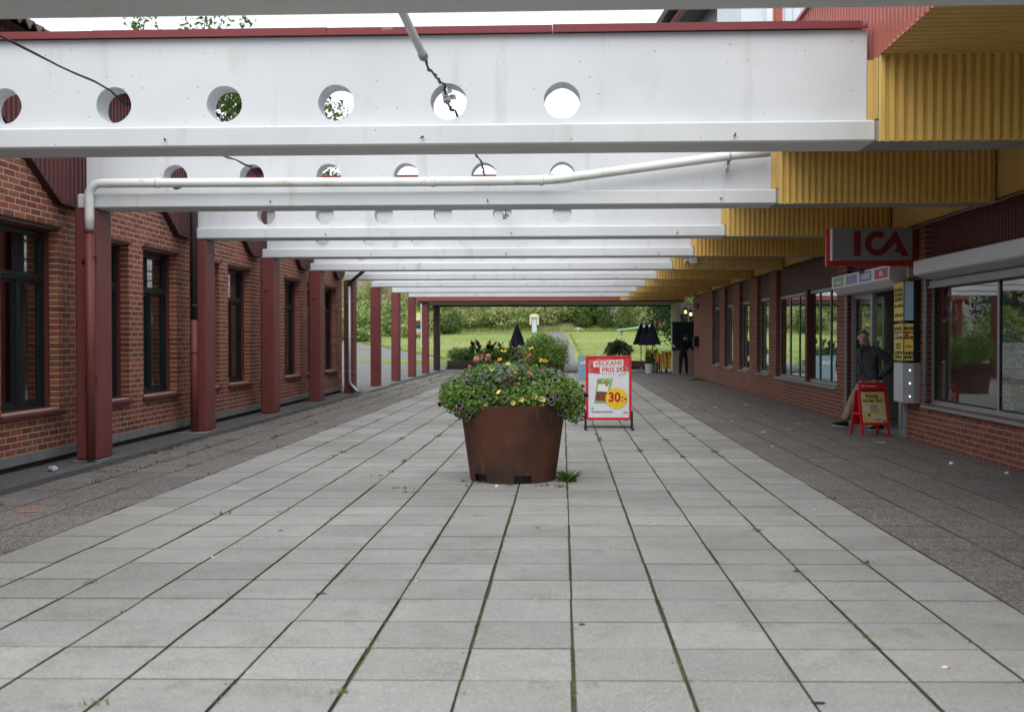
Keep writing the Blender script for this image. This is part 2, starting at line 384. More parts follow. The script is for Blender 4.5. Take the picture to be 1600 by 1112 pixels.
def frect(mb, fn, u0, u1, v0, v1, d, m=0, rot=0.):
    cu, cv = (u0 + u1) / 2, (v0 + v1) / 2; P = []
    for u, v in ((u0, v0), (u1, v0), (u1, v1), (u0, v1)):
        a, b = u - cu, v - cv; P.append(fn(cu + a * cos(rot) - b * sin(rot), cv + a * sin(rot) + b * cos(rot), d))
    mb.add(P, [(0, 1, 2, 3)], m)
def fpoly(mb, fn, pts, d, m=0): mb.add([fn(u, v, d) for u, v in pts], [tuple(range(len(pts)))], m)
def ica_logo(mb, fn, cx, cy, h, d, m=0):
    """the three letters: bar, open ring running into the peaked last letter; h = letter height"""
    u = h; x = cx - u * 1.05
    frect(mb, fn, x, x + .27 * u, cy - .5 * u, cy + .5 * u, d, m)
    rc, R, r = x + .93 * u, .5 * u, .25 * u
    a0, a1, N = radians(52), radians(322), 22
    for i in range(N):
        t0 = a0 + (a1 - a0) * i / N; t1 = a0 + (a1 - a0) * (i + 1) / N
        fpoly(mb, fn, [(rc + R * cos(t0), cy + R * sin(t0)), (rc + R * cos(t1), cy + R * sin(t1)), (rc + r * cos(t1), cy + r * sin(t1)), (rc + r * cos(t0), cy + r * sin(t0))], d, m)
    e0 = (rc + r * cos(a1), cy + r * sin(a1)); e1 = (rc + R * cos(a1), cy + R * sin(a1))
    ax = rc + .72 * u; top = (ax, cy + .52 * u); inner = (ax, cy + .04 * u)
    fpoly(mb, fn, [e0, e1, inner, top], d, m)
    fpoly(mb, fn, [top, inner, (ax + .05 * u, cy - .12 * u), (ax + .25 * u, cy - .5 * u), (ax + .52 * u, cy - .5 * u)], d, m)
    fpoly(mb, fn, [(ax - .06 * u, cy - .30 * u), (ax + .02 * u, cy - .36 * u), (ax + .24 * u, cy - .36 * u), (ax + .15 * u, cy - .17 * u), (ax + .05 * u, cy - .17 * u)], d + .0004, m)

def leaves(n, blobs, size, seed, asp=.55, up=.3, shell=.55, mb=None, m=0, droop=0.):
    """n leaf-sized faces spread through a list of (centre, radii) blobs"""
    R = random.Random(seed); mb = mb or MB()
    wts = [b[1][0] * b[1][1] * b[1][2] for b in blobs]; tot = sum(wts)
    for c, r in blobs:
        k = max(1, int(n * (r[0] * r[1] * r[2]) / tot))
        for _ in range(k):
            while True:
                d = Vector((R.uniform(-1, 1), R.uniform(-1, 1), R.uniform(-1, 1)))
                if .05 < d.length <= 1: break
            q = d.normalized() * (shell + (1 - shell) * R.random()) if R.random() < .8 else d
            p = Vector((c[0] + q.x * r[0], c[1] + q.y * r[1], c[2] + q.z * r[2]))
            nrm = (q.normalized() + Vector((R.gauss(0, .6), R.gauss(0, .6), R.gauss(0, .6) + up))).normalized()
            t = nrm.orthogonal().normalized(); t.rotate(Matrix.Rotation(R.uniform(0, 2 * pi), 3, nrm)); b = nrm.cross(t)
            t = (t - Vector((0, 0, droop))).normalized()
            s = size * R.uniform(.6, 1.4); a = s * asp * .5
            mb.add([p - t * s * .5, p + b * a, p + t * s * .5, p - b * a], [(0, 1, 2, 3)], m)
    return mb

# ------------------------------------------------------------------ terrain
def sstep(a, b, x):
    t = min(1, max(0, (x - a) / (b - a))); return t * t * (3 - 2 * t)
def pathx(Y): return .05 - .013 * max(0, Y - 56)
def tz(X, Y):
    zr = .034 * max(0, Y - 40) if Y < 200 else 0
    zm = 0 if Y < 54.6 else .40 + .0410 * (Y - 54.6)
    zp = .0 if Y < 49 else .0445 * (Y - 49) * sstep(49, 56, Y)
    k = 1 - sstep(.75, 1.1, abs(X - pathx(Y)));  k *= 1 - sstep(60, 70, Y)
    z = zm * (1 - k) + zp * k
    s = 1 - sstep(-14, -5.6, X)
    z = z * (1 - s) + zr * s
    if Y > 97: z += min(9.5, .40 * (Y - 97) + .3 * mnoise.noise((X * .12, Y * .12, 3)))
    if X < -34: z += min(8, .28 * (-34 - X)) * sstep(-5, 25, Y)
    if X > 26: z += min(7, .3 * (X - 26)) * sstep(40, 60, Y)
    return z
def sheet(name, xs, ys, mat, dz=0., keep=None, zf=tz):
    mb = MB(); nx = len(xs)
    vs = [(x, y, zf(x, y) + dz) for y in ys for x in xs]
    fs = []
    for j in range(len(ys) - 1):
        for i in range(nx - 1):
            if keep is None or keep((xs[i] + xs[i + 1]) / 2, (ys[j] + ys[j + 1]) / 2): fs.append((j * nx + i, j * nx + i + 1, (j + 1) * nx + i + 1, (j + 1) * nx + i))
    mb.add(vs, fs); return mb
def rng(a, b, s):
    n = int(round((b - a) / s)); return [a + (b - a) * i / n for i in range(n + 1)]
xs = [-400, -250, -160, -110] + rng(-80, -16, 2) + rng(-15.5, 12, .5) + rng(13, 40, 1.5) + [60, 90, 150, 260, 400]
ys = [-300, -120, -60, -30, -12, 0, 12, 24, 36, 44, 50] + [52, 54.35, 54.65] + rng(55.2, 70, .6) + rng(71, 125, 1.) + [135, 150, 180, 230, 320, 420]
def lawnz(X, Y):
    z = tz(X, Y)
    if -27 < X < 16 and Y < 54.5: z = min(z, 0) - .25
    return z
o = sheet('lawn', xs, ys, None, 0, zf=lawnz).build('lawn', [m_grass, m_scrub], smooth=True, kind='structure')
for p in o.data.polygons:
    c = p.center
    if c.y > 96.5 + 1.2 * mnoise.noise((c.x * .3, 0, 0)) or c.x < -36 or c.x > 28: p.material_index = 1

def XR(Y): return -5.62 if Y < 56 else -6 - (Y - 56) * .41
mb = MB(); rows = rng(31.5, 104, 1.25); nx = 15
for Y in rows:
    a, b = -27 - max(0, Y - 60) * .28, XR(Y) + .25 * mnoise.noise((Y * .5, 1, 0)) * (Y > 56)
    for i in range(nx): x = a + (b - a) * i / (nx - 1); mb.v.append((x, Y, max(.0, tz(x, Y)) + .02))
for j in range(len(rows) - 1):
    for i in range(nx - 1): mb.f.append((j*nx+i, j*nx+i+1, (j+1)*nx+i+1, (j+1)*nx+i)); mb.m.append(0)
mb.build('road', m_road, smooth=True, kind='structure')
# footpath climbing the lawn and the thin path crossing it
mb = MB(); rows = rng(50.4, 94, .8)
for Y in rows:
    hw = .80 - .004 * (Y - 50)
    for i in range(5): x = pathx(Y) + hw * (i / 2 - 1) + .05 * mnoise.noise((Y, i, 0)); mb.v.append((x, Y, tz(x, Y) + .03))
for j in range(len(rows) - 1):
    for i in range(4): mb.f.append((j*5+i, j*5+i+1, (j+1)*5+i+1, (j+1)*5+i)); mb.m.append(0)
n0 = len(mb.v); cols = rng(-24, pathx(92) + .5, 1.)
for x in cols:
    for k in (0, 1): Y = 91.2 + 1.1 * k + .3 * sin(x * .3); mb.v.append((x, Y, tz(x, Y) + .05))
for i in range(len(cols) - 1): mb.f.append((n0+2*i, n0+2*i+2, n0+2*i+3, n0+2*i+1)); mb.m.append(0)
mb.build('path', m_road, smooth=True, kind='structure')

# ------------------------------------------------------------------ paving
TW, TD, TX0, TY0, TK = .4923, .513, .0473, 4.927, .0286
GX0, GX1 = TX0 - 8 * TW, TX0 + 5 * TW          # grey strip
YE = 50.6
def pix(x, y, z):
    """rough place of a point in the photograph, only used to rank which pieces show largest"""
    d = y + .0448 * -x; return (.5 + 1.1 * ((x + .0448 * y) / d), .5 - 1.583 * ((z - 1.5) / d + .0155), d)
def slab_mesh(name, mat, b=.003):
    mb = MB(); t = .5 - b
    bot = [(-.5, -.5, -.04), (.5, -.5, -.04), (.5, .5, -.04), (-.5, .5, -.04)]
    mid = [(x, y, -b * .7) for x, y, _ in bot]; top = [(x * 2 * t, y * 2 * t, 0) for x, y, _ in bot]
    vs = [(x * TW, y * TD + TK * x * TW, z) for x, y, z in bot + mid + top]
    fs = [(i, (i + 1) % 4, (i + 1) % 4 + 4, i + 4) for i in range(4)] + [(i + 4, (i + 1) % 4 + 4, (i + 1) % 4 + 8, i + 8) for i in range(4)] + [(8, 9, 10, 11)]
    mb.add(vs, fs); mb.m = [1] * 8 + [0]; return mb.mesh(name, [mat, m_edge])
def paving(name, label, spots, mat, bedx):
    mb = MB(); mb.box(bedx[0], bedx[1], -6, YE, -.14, -.013)
    root = mb.build(name, m_bed, kind='structure')
    R = random.Random(len(spots))
    def rank(s):
        a, b, d = pix(s[0], s[1], 0); vis = -.02 < a < 1.02 and b < 1.03
        return d if vis else 1e3 + abs(d)
    spots.sort(key=rank); me = slab_mesh('slab', mat); rest = MB()
    for k, (x, y, sx) in enumerate(spots):
        x += R.gauss(0, .0016) + .007 * mnoise.noise((x * 3.1, y * .55, 5)); y += R.gauss(0, .0012) + .003 * mnoise.noise((x * .8, y * 2.1, 9)); z = R.gauss(0, .0007); rx, ry = R.gauss(0, .0011), R.gauss(0, .0013)
        jx, jy = (.970 + R.gauss(0, .002)), (.984 + R.gauss(0, .002))
        if k < 300: inst('slab', me, root, (x, y, z), (rx, ry, R.gauss(0, .002)), (sx * jx, jy, 1))
        else:
            vs = [(x + v.co.x * sx * jx, y + v.co.y * jy, z + v.co.z + v.co.y * rx - v.co.x * ry) for v in me.vertices]
            rest.add(vs, [tuple(p.vertices) for p in me.polygons]); rest.m[-9:] = [1] * 8 + [0]
    rest.build('slabs', [mat, m_edge], root, kind='stuff')
    return root
def rowsof(x): return [TY0 + (j + .5) * TD + TK * x for j in range(-20, 89)]
grey = []
for i in range(-8, 5):
    x = TX0 + (i + .5) * TW
    grey += [(x, y, 1) for y in rowsof(x) if y < YE - .3]
paving('grey_pavement', None, grey, m_slab, (GX0 - .004, GX1 + .004))
brn = []
for i in range(3):
    x = GX0 - (i + .5) * TW; brn += [(x, y, 1) for y in rowsof(x) if y < YE - .3]
for i in range(5):
    x = GX1 + (i + .5) * TW; brn += [(x, y, 1) for y in rowsof(x) if y < YE - .3]
x = GX1 + 5 * TW + .09; brn += [(x, y, .36) for y in rowsof(x) if y < 44.6]
brL = [s for s in brn if s[0] < 0]; brR = [s for s in brn if s[0] > 0]
paving('brown_pavement', None, brL, m_brown, (GX0 - 3 * TW - .004, GX0 - .006))
paving('brown_pavement', None, brR, m_brown, (GX1 + .006, 5.19))
# asphalt strip at the foot of the left building, pale pad past its corner, terrace beyond the paving
DX1 = GX0 - 3 * TW - .006; DX0 = DX1 - .21
mb = MB(); mb.box(-6.6, DX0 - .004, -6, 31.5, -.14, -.004); mb.build('asphalt_strip', m_asphalt, kind='structure')
mb = MB(); mb.bbox(-7.6, DX0 - .004, 31.52, 36.4, -.14, .012, .01); mb.build('concrete_pad', m_pad, kind='structure')
mb = MB(); mb.box(-7.6, DX0 - .004, 36.42, 54.3, -.14, .006); mb.build('gravel_strip', m_road, kind='structure')
mb = MB(); mb.box(-5.62, 14, YE + .01, 54.4, -.14, -.002); mb.box(5.2, 14, 44.9, YE + .005, -.14, -.002); mb.build('terrace', m_road, kind='structure')
# slot drain: frame rails and cross bars
dr = empty('drain_channel', (DX0, 12, 0)); tag(dr, 'long dark iron slot drain along the left columns', 'drain')
mb = MB(); mb.box(DX0, DX0 + .025, -6, 53, -.12, .002); mb.box(DX1 - .025, DX1, -6, 53, -.12, .002); mb.box(DX0 + .025, DX1 - .025, -6, 53, -.14, -.06); mb.build('frame', m_grate, dr)
mb = MB()
for k in range(int(48 / .036)): y = 5 + k * .036; mb.box(DX0 + .025, DX1 - .025, y, y + .016, -.03, -.002 + .001 * (k % 2))
mb.box((DX0 + DX1) / 2 - .006, (DX0 + DX1) / 2 + .006, 5, 53, -.03, .0015)
mb.build('grating', m_grate, dr)

# ------------------------------------------------------------------ brickwork
BL, BC, BJ, HJ = .263, .075, .0145, .0185
def brick_wall(root, face, inward, y0, y1, z0, z1, opens, mat, mortar, ztop=None, ranker=None, deep=.12, base=None, limit=300, extra=None):
    """one wall in a plane X=face; inward=-1 if the wall body lies at smaller X. opens: (y0,y1,z0,z1)"""
    e = .0012
    # mortar core cut round the openings
    ysp = sorted(set([y0, y1] + [v for o_ in opens for v in (o_[0] - e, o_[1] + e)])); core = MB()
    f0 = face + inward * e; f1 = face + inward * .30
    for a, b in zip(ysp[:-1], ysp[1:]):
        if b - a < 1e-6: continue
        c = (a + b) / 2; hit = sorted([(o_[2] - e, o_[3] + e) for o_ in opens if o_[0] - e < c < o_[1] + e]); lo = z0
        for h0, h1 in hit:
            if h0 > lo: core.box(min(f0, f1), max(f0, f1), a, b, lo, h0)
            lo = h1
        if lo < z1: core.box(min(f0, f1), max(f0, f1), a, b, lo, z1)
    if inward > 0: core.box(min(f0, f1), max(f0, f1), y0, y1, z0 - .2, z0)
    core.build('wall', mortar, root)
    unit = MB(); unit.box(-.5, .5, -.5, .5, -.5, .5); me = unit.mesh('brick', mat)
    items = []; nz = int((z1 - z0) / BC + .01); R = random.Random(5)
    for j in range(nz):
        zb = z0 + j * BC + BJ; zt = zb + BC - BJ
        off = (j % 2) * BL / 2 + (.03 if j % 4 == 2 else 0); segs = [(y0, y1)]
        for o_ in opens:
            if o_[2] < (zb + zt) / 2 < o_[3]:
                ns = []
                for a, b in segs:
                    if o_[1] <= a or o_[0] >= b: ns.append((a, b))
                    else:
                        if o_[0] > a: ns.append((a, o_[0]))
                        if o_[1] < b: ns.append((o_[1], b))
                segs = ns
        for a, b in segs:
            k = math.floor((a - y0 - off) / BL); pcs = []
            while True:
                ya = y0 + off + k * BL; yb = ya + BL - HJ; k += 1
                if ya >= b: break
                ya, yb = max(ya, a), min(yb, b)
                if yb - ya > .002: pcs.append([ya, yb])
            if len(pcs) > 1 and pcs[0][1] - pcs[0][0] < .055: pcs[1][0] = pcs[0][0]; pcs.pop(0)
            if len(pcs) > 1 and pcs[-1][1] - pcs[-1][0] < .055: pcs[-2][1] = pcs[-1][1]; pcs.pop()
            if pcs: pcs[0][0] = a; pcs[-1][1] = b
            for ya, yb in pcs:
                if ztop and zt > ztop((ya + yb) / 2) : continue
                edge = abs(ya - a) < 1e-4 or abs(yb - b) < 1e-4
                items.append((ya, yb, zb, zt, deep if edge else .06, R.gauss(0, .0006)))
    if ranker: items.sort(key=ranker)
    rest = MB()
    for n_, (ya, yb, zb, zt, dp, j) in enumerate(items):
        x0, x1 = face - inward * abs(j), face + inward * dp
        if n_ < limit and ranker: inst('brick', me, root, ((x0 + x1) / 2, (ya + yb) / 2, (zb + zt) / 2), (0, 0, 0), (abs(x1 - x0), yb - ya, zt - zb))
        else: rest.box(min(x0, x1), max(x0, x1), ya, yb, zb, zt)
    rest.build('bricks', mat, root, kind='stuff')
def corr_profile(a, b, pitch, depth):
    """(u, d) points of a trapezoid sheet from a to b"""
    P = []; u = a
    while u < b - 1e-6:
        for t, d in ((0, 0), (.10, depth), (.54, depth), (.64, 0)):
            if u + t * pitch <= b: P.append((u + t * pitch, d))
        u += pitch
    P.append((b, 0)); return P

# ---- beams: levels shared by everything
SP = 4.245; BY = [5.06 + SP * n for n in range(10)]     # front of the lower flange of each beam
ZB, ZF, ZW, ZC = 3.10, 3.272, 4.035, 4.10
XL_, XRW = -5.93, 2.545
WALLR = 5.17; WALLL = -6.2; ZS = 3.79                    # soffit of the right roof

# ------------------------------------------------------------------ left brick building
lb = empty('brick_building', (-6.2, 18, 0)); tag(lb, 'long red brick building with dark windows along the left of the arcade', 'building')
LY0, LY1 = -3.0, 31.45
wins = []
for n in range(-1, 6):
    b = BY[2] + (n - 1) * SP * 1.0
    for s in (.87, 2.87):
        y = b + s
        if LY0 + .3 < y and y + 1.44 < LY1 - .3: wins.append((y, y + 1.44, .66, 2.85))
wins.append((29.0, 29.85, .66, 2.85)) if not any(abs(q[0] - 29.0) < 1.5 for q in wins) else None
def zig(Y):
    t = ((Y - (BY[0] + .28)) / SP) % 1; t = min(t, 1 - t) * SP
    return 3.17 + max(0, t - .32) * .55
def rankL(b):
    ya, yb, zb, zt = b[:4]; a, v, d = pix(WALLL, yb, zt); a *= 1600
    bad = a < -10 or a > 540 or zt > 1.5 + (d) * .16 or zt > 3.6
    if 118 < a < 182: bad = True
    return (1e4 if bad else 0) + d
brick_wall(lb, WALLL, -1, LY0, LY1, .17, 5.0, wins, m_brick, m_mortar, ztop=lambda y: zig(y) + .06, ranker=rankL)
# end wall round the corner, back and ceiling so that the rooms are dark
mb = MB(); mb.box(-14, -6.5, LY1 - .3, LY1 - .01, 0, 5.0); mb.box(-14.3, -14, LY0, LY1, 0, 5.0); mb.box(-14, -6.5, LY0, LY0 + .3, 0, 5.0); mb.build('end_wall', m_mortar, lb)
mb = MB()
for j in range(64):
    zb = .17 + j * BC + BJ; off = (j % 2) * BL / 2
    for k in range(-1, 29):
        xa = -6.2 - off - k * BL; xb = xa - BL + BJ
        if xa > -6.21 : xa = -6.212
        if xb < -14.2 or xa - xb < .03: continue
        mb.box(xb, xa, LY1 - .05, LY1, zb, zb + BC - BJ)
mb.build('end_bricks', m_brick, lb, kind='stuff')
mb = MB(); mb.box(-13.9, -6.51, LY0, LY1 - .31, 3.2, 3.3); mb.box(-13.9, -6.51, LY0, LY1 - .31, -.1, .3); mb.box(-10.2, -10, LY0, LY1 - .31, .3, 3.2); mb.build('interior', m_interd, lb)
# plinth sheet, joined every couple of metres, recessed base below coloured dark as its shadow
mb = MB(); mb.box(-6.5, -6.235, LY0, LY1, -.1, .17); mb.build('base', M('shaded recess base', (.05, .048, .045), .9), lb)
y = LY0; k = 0
while y < LY1 - .05:
    y1 = min(y + 2.05, LY1); mb = MB(); mb.box(-6.3, -6.183 + .003 * (k % 2), y + .004, y1 - .004, .065, .176); mb.build('plinth_sheet', m_plinth, lb); y = y1; k += 1
# windows
for (a, b, c, d) in wins:
    mb = MB()   # red lining inside the opening
    xf, xb_ = -6.318, -6.36
    mb.box(xb_, xf, a, a + .045, c, d); mb.box(xb_, xf, b - .045, b, c, d); mb.box(xb_, xf, a + .045, b - .045, d - .04, d)
    wdw = mb.build('window', m_dkred, lb)
    fr = MB(); x0, x1 = -6.43, -6.362; a2, b2, d2 = a + .05, b - .05, d - .045; zt = c + (d2 - c) * .74; ym = (a2 + b2) / 2
    for q in ((a2, a2 + .07, c, d2), (b2 - .07, b2, c, d2), (a2 + .07, b2 - .07, c, c + .07), (a2 + .07, b2 - .07, d2 - .07, d2)): fr.box(x0, x1, *q)
    fr.box(x0, x1 + .02, a2 + .07, b2 - .07, zt - .05, zt + .04); fr.box(x0, x1 + .035, a2 + .07, b2 - .07, zt - .012, zt + .012)
    fr.box(x0, x1 + .006, ym - .045, ym + .045, c + .07, zt - .05)
    for q0, q1 in ((a2 + .07, ym - .045), (ym + .045, b2 - .07)):
        for u0, u1, v0, v1 in ((q0, q0 + .04, c + .07, zt - .05), (q1 - .04, q1, c + .07, zt - .05), (q0 + .04, q1 - .04, c + .07, c + .11), (q0 + .04, q1 - .04, zt - .09, zt - .05)): fr.box(x0 + .01, x1 - .012, u0, u1, v0, v1)
    fr.build('frame', m_frame, wdw)
    for u0, u1, v0, v1 in ((a2 + .07, b2 - .07, zt + .04, d2 - .07), (a2 + .11, ym - .085, c + .11, zt - .09), (ym + .085, b2 - .11, c + .11, zt - .09)):
        mb = MB(); mb.box(-6.402, -6.398, u0 - .005, u1 + .005, v0 - .005, v1 + .005); mb.build('pane', g_dark, wdw)
    wi_ = int(a * 7) % 3
    for q0, q1 in (((b2 - .55, b2 - .10),) if wi_ == 0 else ((a2 + .1, a2 + .42), (b2 - .4, b2 - .1)) if wi_ == 1 else ((a2 + .1, b2 - .1),)):
        mb = MB(); nn_ = 40
        for i_ in range(nn_ + 1):
            yy_ = q0 + (q1 - q0) * i_ / nn_; xx_ = -6.56 + .022 * sin(i_ * 1.25 + a); z0_ = c + .03 if wi_ != 2 else c + 1.25
            mb.v += [(xx_, yy_, z0_), (xx_, yy_, d - .05)]
            if i_: k_ = 2 * i_; mb.f.append((k_ - 2, k_, k_ + 1, k_ - 1)); mb.m.append(0)
        mb.build('highlight_curtain', m_curt, wdw, smooth=True)  # curtains added; their pale grey also stands in for highlights along the panes
    mb = MB()   # sloping red brick-on-edge sill
    mb.prism([(-6.34, c + .012), (-6.34, c - .07), (-6.135, c - .075), (-6.128, c - .035)], lambda u, v, d_: (u, d_, v), a - .04, b + .04); mb.build('sill', m_dkred, wdw)
    mb = MB(); mb.box(-6.318, -6.155, a - .03, b + .03, d + .004, d + .022); mb.build('drip_flashing', m_black, wdw)
# red profiled cladding above the stepped brick edge, dark strip drawn as its shadow
mb = MB(); tr = MB(); pr = corr_profile(LY0, LY1, .115, .028)
for (u0, d0), (u1, d1) in zip(pr[:-1], pr[1:]):
    if u1 - u0 < 1e-5: u1 = u0 + 1e-4
    x0, x1 = -6.135 + d0, -6.135 + d1
    mb.quad((x0, u0, zig(u0)), (x1, u1, zig(u1)), (x1, u1, 4.96), (x0, u0, 4.96))
mb.build('cladding_sheet', m_dkred, lb)
for u in rng(LY0, LY1, .1)[:-1]: tr.add([(-6.2, u, zig(u) - .022), (-6.105, u, zig(u) - .022), (-6.105, u + .1, zig(u + .1) - .022), (-6.2, u + .1, zig(u + .1) - .022), (-6.2, u, zig(u)), (-6.105, u, zig(u)), (-6.105, u + .1, zig(u + .1)), (-6.2, u + .1, zig(u + .1))], [(0,3,2,1),(4,5,6,7),(0,1,5,4),(1,2,6,5),(2,3,7,6),(3,0,4,7)])
tr.build('shadow_edge', M('dark shadow edge', (.055, .024, .023), .6), lb)
# pitched tile roof: rows of pantiles at the eave, sheet above
mb = MB(); mb.add([(-5.95, LY0 - .3, 4.97), (-5.95, LY1 + .3, 4.97), (-10.2, LY1 + .3, 6.9), (-10.2, LY0 - .3, 6.9), (-14.4, LY1 + .3, 4.97), (-14.4, LY0 - .3, 4.97)], [(0, 1, 2, 3), (3, 2, 4, 5)])
mb.add([(-5.95, LY0 - .3, 4.93), (-5.95, LY1 + .3, 4.93), (-14.4, LY1 + .3, 4.93), (-14.4, LY0 - .3, 4.93)], [(0, 3, 2, 1)])
mb.add([(-6.3, LY1, 4.97), (-10.2, LY1, 6.85), (-14.2, LY1, 4.97)], [(0, 1, 2)]); rf = mb.build('roof', m_tile, lb)
tile = MB(); N = 8
for k in range(N + 1):
    u = k / N; zz = .045 * sin(u * 2 * pi) + .02
    tile.v += [(0, u * .23, zz), (-.40, u * .23, zz + .18)]
    if k < N: a = 2 * k; tile.f.append((a, a + 2, a + 3, a + 1)); tile.m.append(0)
tile.add([(0, u_ * .23 / N, .045 * sin(u_ / N * 2 * pi) + .02) for u_ in range(N + 1)] + [(0, u_ * .23 / N, .045 * sin(u_ / N * 2 * pi) - .012) for u_ in range(N + 1)], [(i, i + N + 1, i + N + 2, i + 1) for i in range(N)])
tme = tile.mesh('roof_tile', m_tile); cnt = 0; rest = MB()
spots = sorted([(r, k) for r in range(12) for k in range(int((LY1 - LY0 + .4) / .23))], key=lambda s: (s[0] > 1, abs(LY0 - .3 + s[1] * .23 - 13)))
for r, k in spots:
    p = (-5.9 - r * .33, LY0 - .3 + k * .23, 4.985 + r * .33 * .454)
    if cnt < 150: inst('roof_tile', tme, rf, p); cnt += 1
    else: rest.add([(v.co.x + p[0], v.co.y + p[1], v.co.z + p[2]) for v in tme.vertices], [tuple(q.vertices) for q in tme.polygons])
rest.build('roof_tiles', m_tile, rf, kind='stuff')
# shelves seen dimly through the nearest window
sh = empty('shelf_unit', (-7.2, 12.8, .3)); tag(sh, 'pale wooden shelves inside the nearest left window', 'shelf')
for z in (.95, 1.35, 1.78): mb = MB(); mb.box(-7.4, -7.05, 11.9, 13.9, z, z + .03); mb.build('shelf_board', m_shelf, sh)
mb = MB(); mb.box(-7.4, -7.05, 11.86, 11.9, .3, 2.1); mb.box(-7.4, -7.05, 13.9, 13.94, .3, 2.1); mb.build('side_panel', m_shelf, sh)
for lab_, (y, z, h) in zip(('lower shelf, left end', 'upper shelf, left end', 'lower shelf, right end', 'upper shelf, right end'), ((12.2, .98, .2), (12.55, 1.38, .26), (13.1, .98, .16), (13.3, 1.38, .2))):
    mb = MB(); mb.bbox(-7.35, -7.15, y, y + .2, z, z + h, .01); bx_ = mb.build('storage_box', m_shelf); tag(bx_, 'brown box behind the nearest left window, ' + lab_, 'box', 'boxes on the indoor shelves')

# ------------------------------------------------------------------ right shop building
rb = empty('shop_building', (5.17, 20, 0)); tag(rb, 'long shop building on the right with brick piers, big windows and deep yellow soffit', 'building')
RY0, RY1 = 2.0, 44.7
piersR = [(9.2, 9.75), (16.35, 17.15), (20.75, 21.5), (27.55, 28.5), (30.25, 31.5), (33.25, 34.5), (36.25, 37.45)]
W0 = (9.75, 16.35, .56, 2.42); DOOR = (17.15, 20.75, 0., 2.34); W2 = (21.5, 27.55, .58, 2.50)
SM = [(28.5, 30.25, .60, 2.54), (31.5, 33.25, .60, 2.54), (34.5, 36.25, .60, 2.54), (37.45, 39.2, .60, 2.54)]
WB = (3.0, 9.2, .56, 2.42)
opensR = [(W0[0], W0[1], W0[2], 3.3), (DOOR[0], DOOR[1], -.1, 3.3), (W2[0], W2[1], W2[2], 3.3), (WB[0], WB[1], WB[2], 3.3)] + [(a, b, c, 3.3) for a, b, c, d in SM]
def rankR(b):
    ya, yb, zb, zt = b[:4]; a, v, d = pix(WALLR, (ya + yb) / 2, zt); a *= 1600
    return (1e4 if (a > 1610 or zt > 3.14) else 0) + d
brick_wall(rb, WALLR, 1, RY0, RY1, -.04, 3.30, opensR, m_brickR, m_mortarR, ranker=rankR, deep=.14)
mb = MB(); mb.box(5.47, 12, RY1 - .3, RY1, 0, 3.75); mb.box(12, 12.3, RY0, RY1, 0, 3.75); mb.box(5.47, 12, RY0, RY0 + .3, 0, 3.75); mb.build('end_wall', m_brickR, rb)
mb = MB(); mb.box(5.48, 12, RY0 + .3, RY1 - .3, -.1, .015); mb.build('shop_floor', m_lin, rb)
mb = MB(); mb.box(5.48, 12, RY0 + .3, RY1 - .3, 3.0, 3.1); mb.box(9.6, 9.7, RY0 + .3, RY1 - .3, .015, 3.0); mb.box(5.48, 9.6, 20.95, 21.05, .02, 3.0); mb.box(5.48, 9.6, 28.0, 28.1, .02, 3.0); mb.build('partition', m_inter, rb)
# boards above the windows, set back between the piers
def boards(y0, y1, z0, z1, mat, ribbed):
    if ribbed:
        b_ = MB(); pr = corr_profile(y0, y1, .1, .022)
        for (u0, d0), (u1, d1) in zip(pr[:-1], pr[1:]): b_.quad((5.27 - d0, u0, z0), (5.27 - d0, u0, z1), (5.27 - d1, u1, z1), (5.27 - d1, u1, z0))
        b_.box(5.275, 5.4, y0, y1, z0, z1); b_.build('ribbed_board', mat, rb)
    else:
        n = max(1, round((y1 - y0) / .145)); w_ = (y1 - y0) / n
        for i in range(n): b_ = MB(); b_.box(5.255 - .003 * (i % 2), 5.4, y0 + i * w_ + .003, y0 + (i + 1) * w_ - .003, z0, z1); b_.build('board', mat, rb)
boards(W0[0], W0[1], 2.43, 3.29, m_dkred, True); boards(WB[0], WB[1], 2.43, 3.29, m_dkred, True)
boards(DOOR[0], DOOR[1], 2.35, 3.29, m_wine, False); boards(W2[0], W2[1], 2.51, 3.29, m_wine, False)
for a, b, c, d in SM: boards(a, b, d + .01, 3.29, m_wine, False)
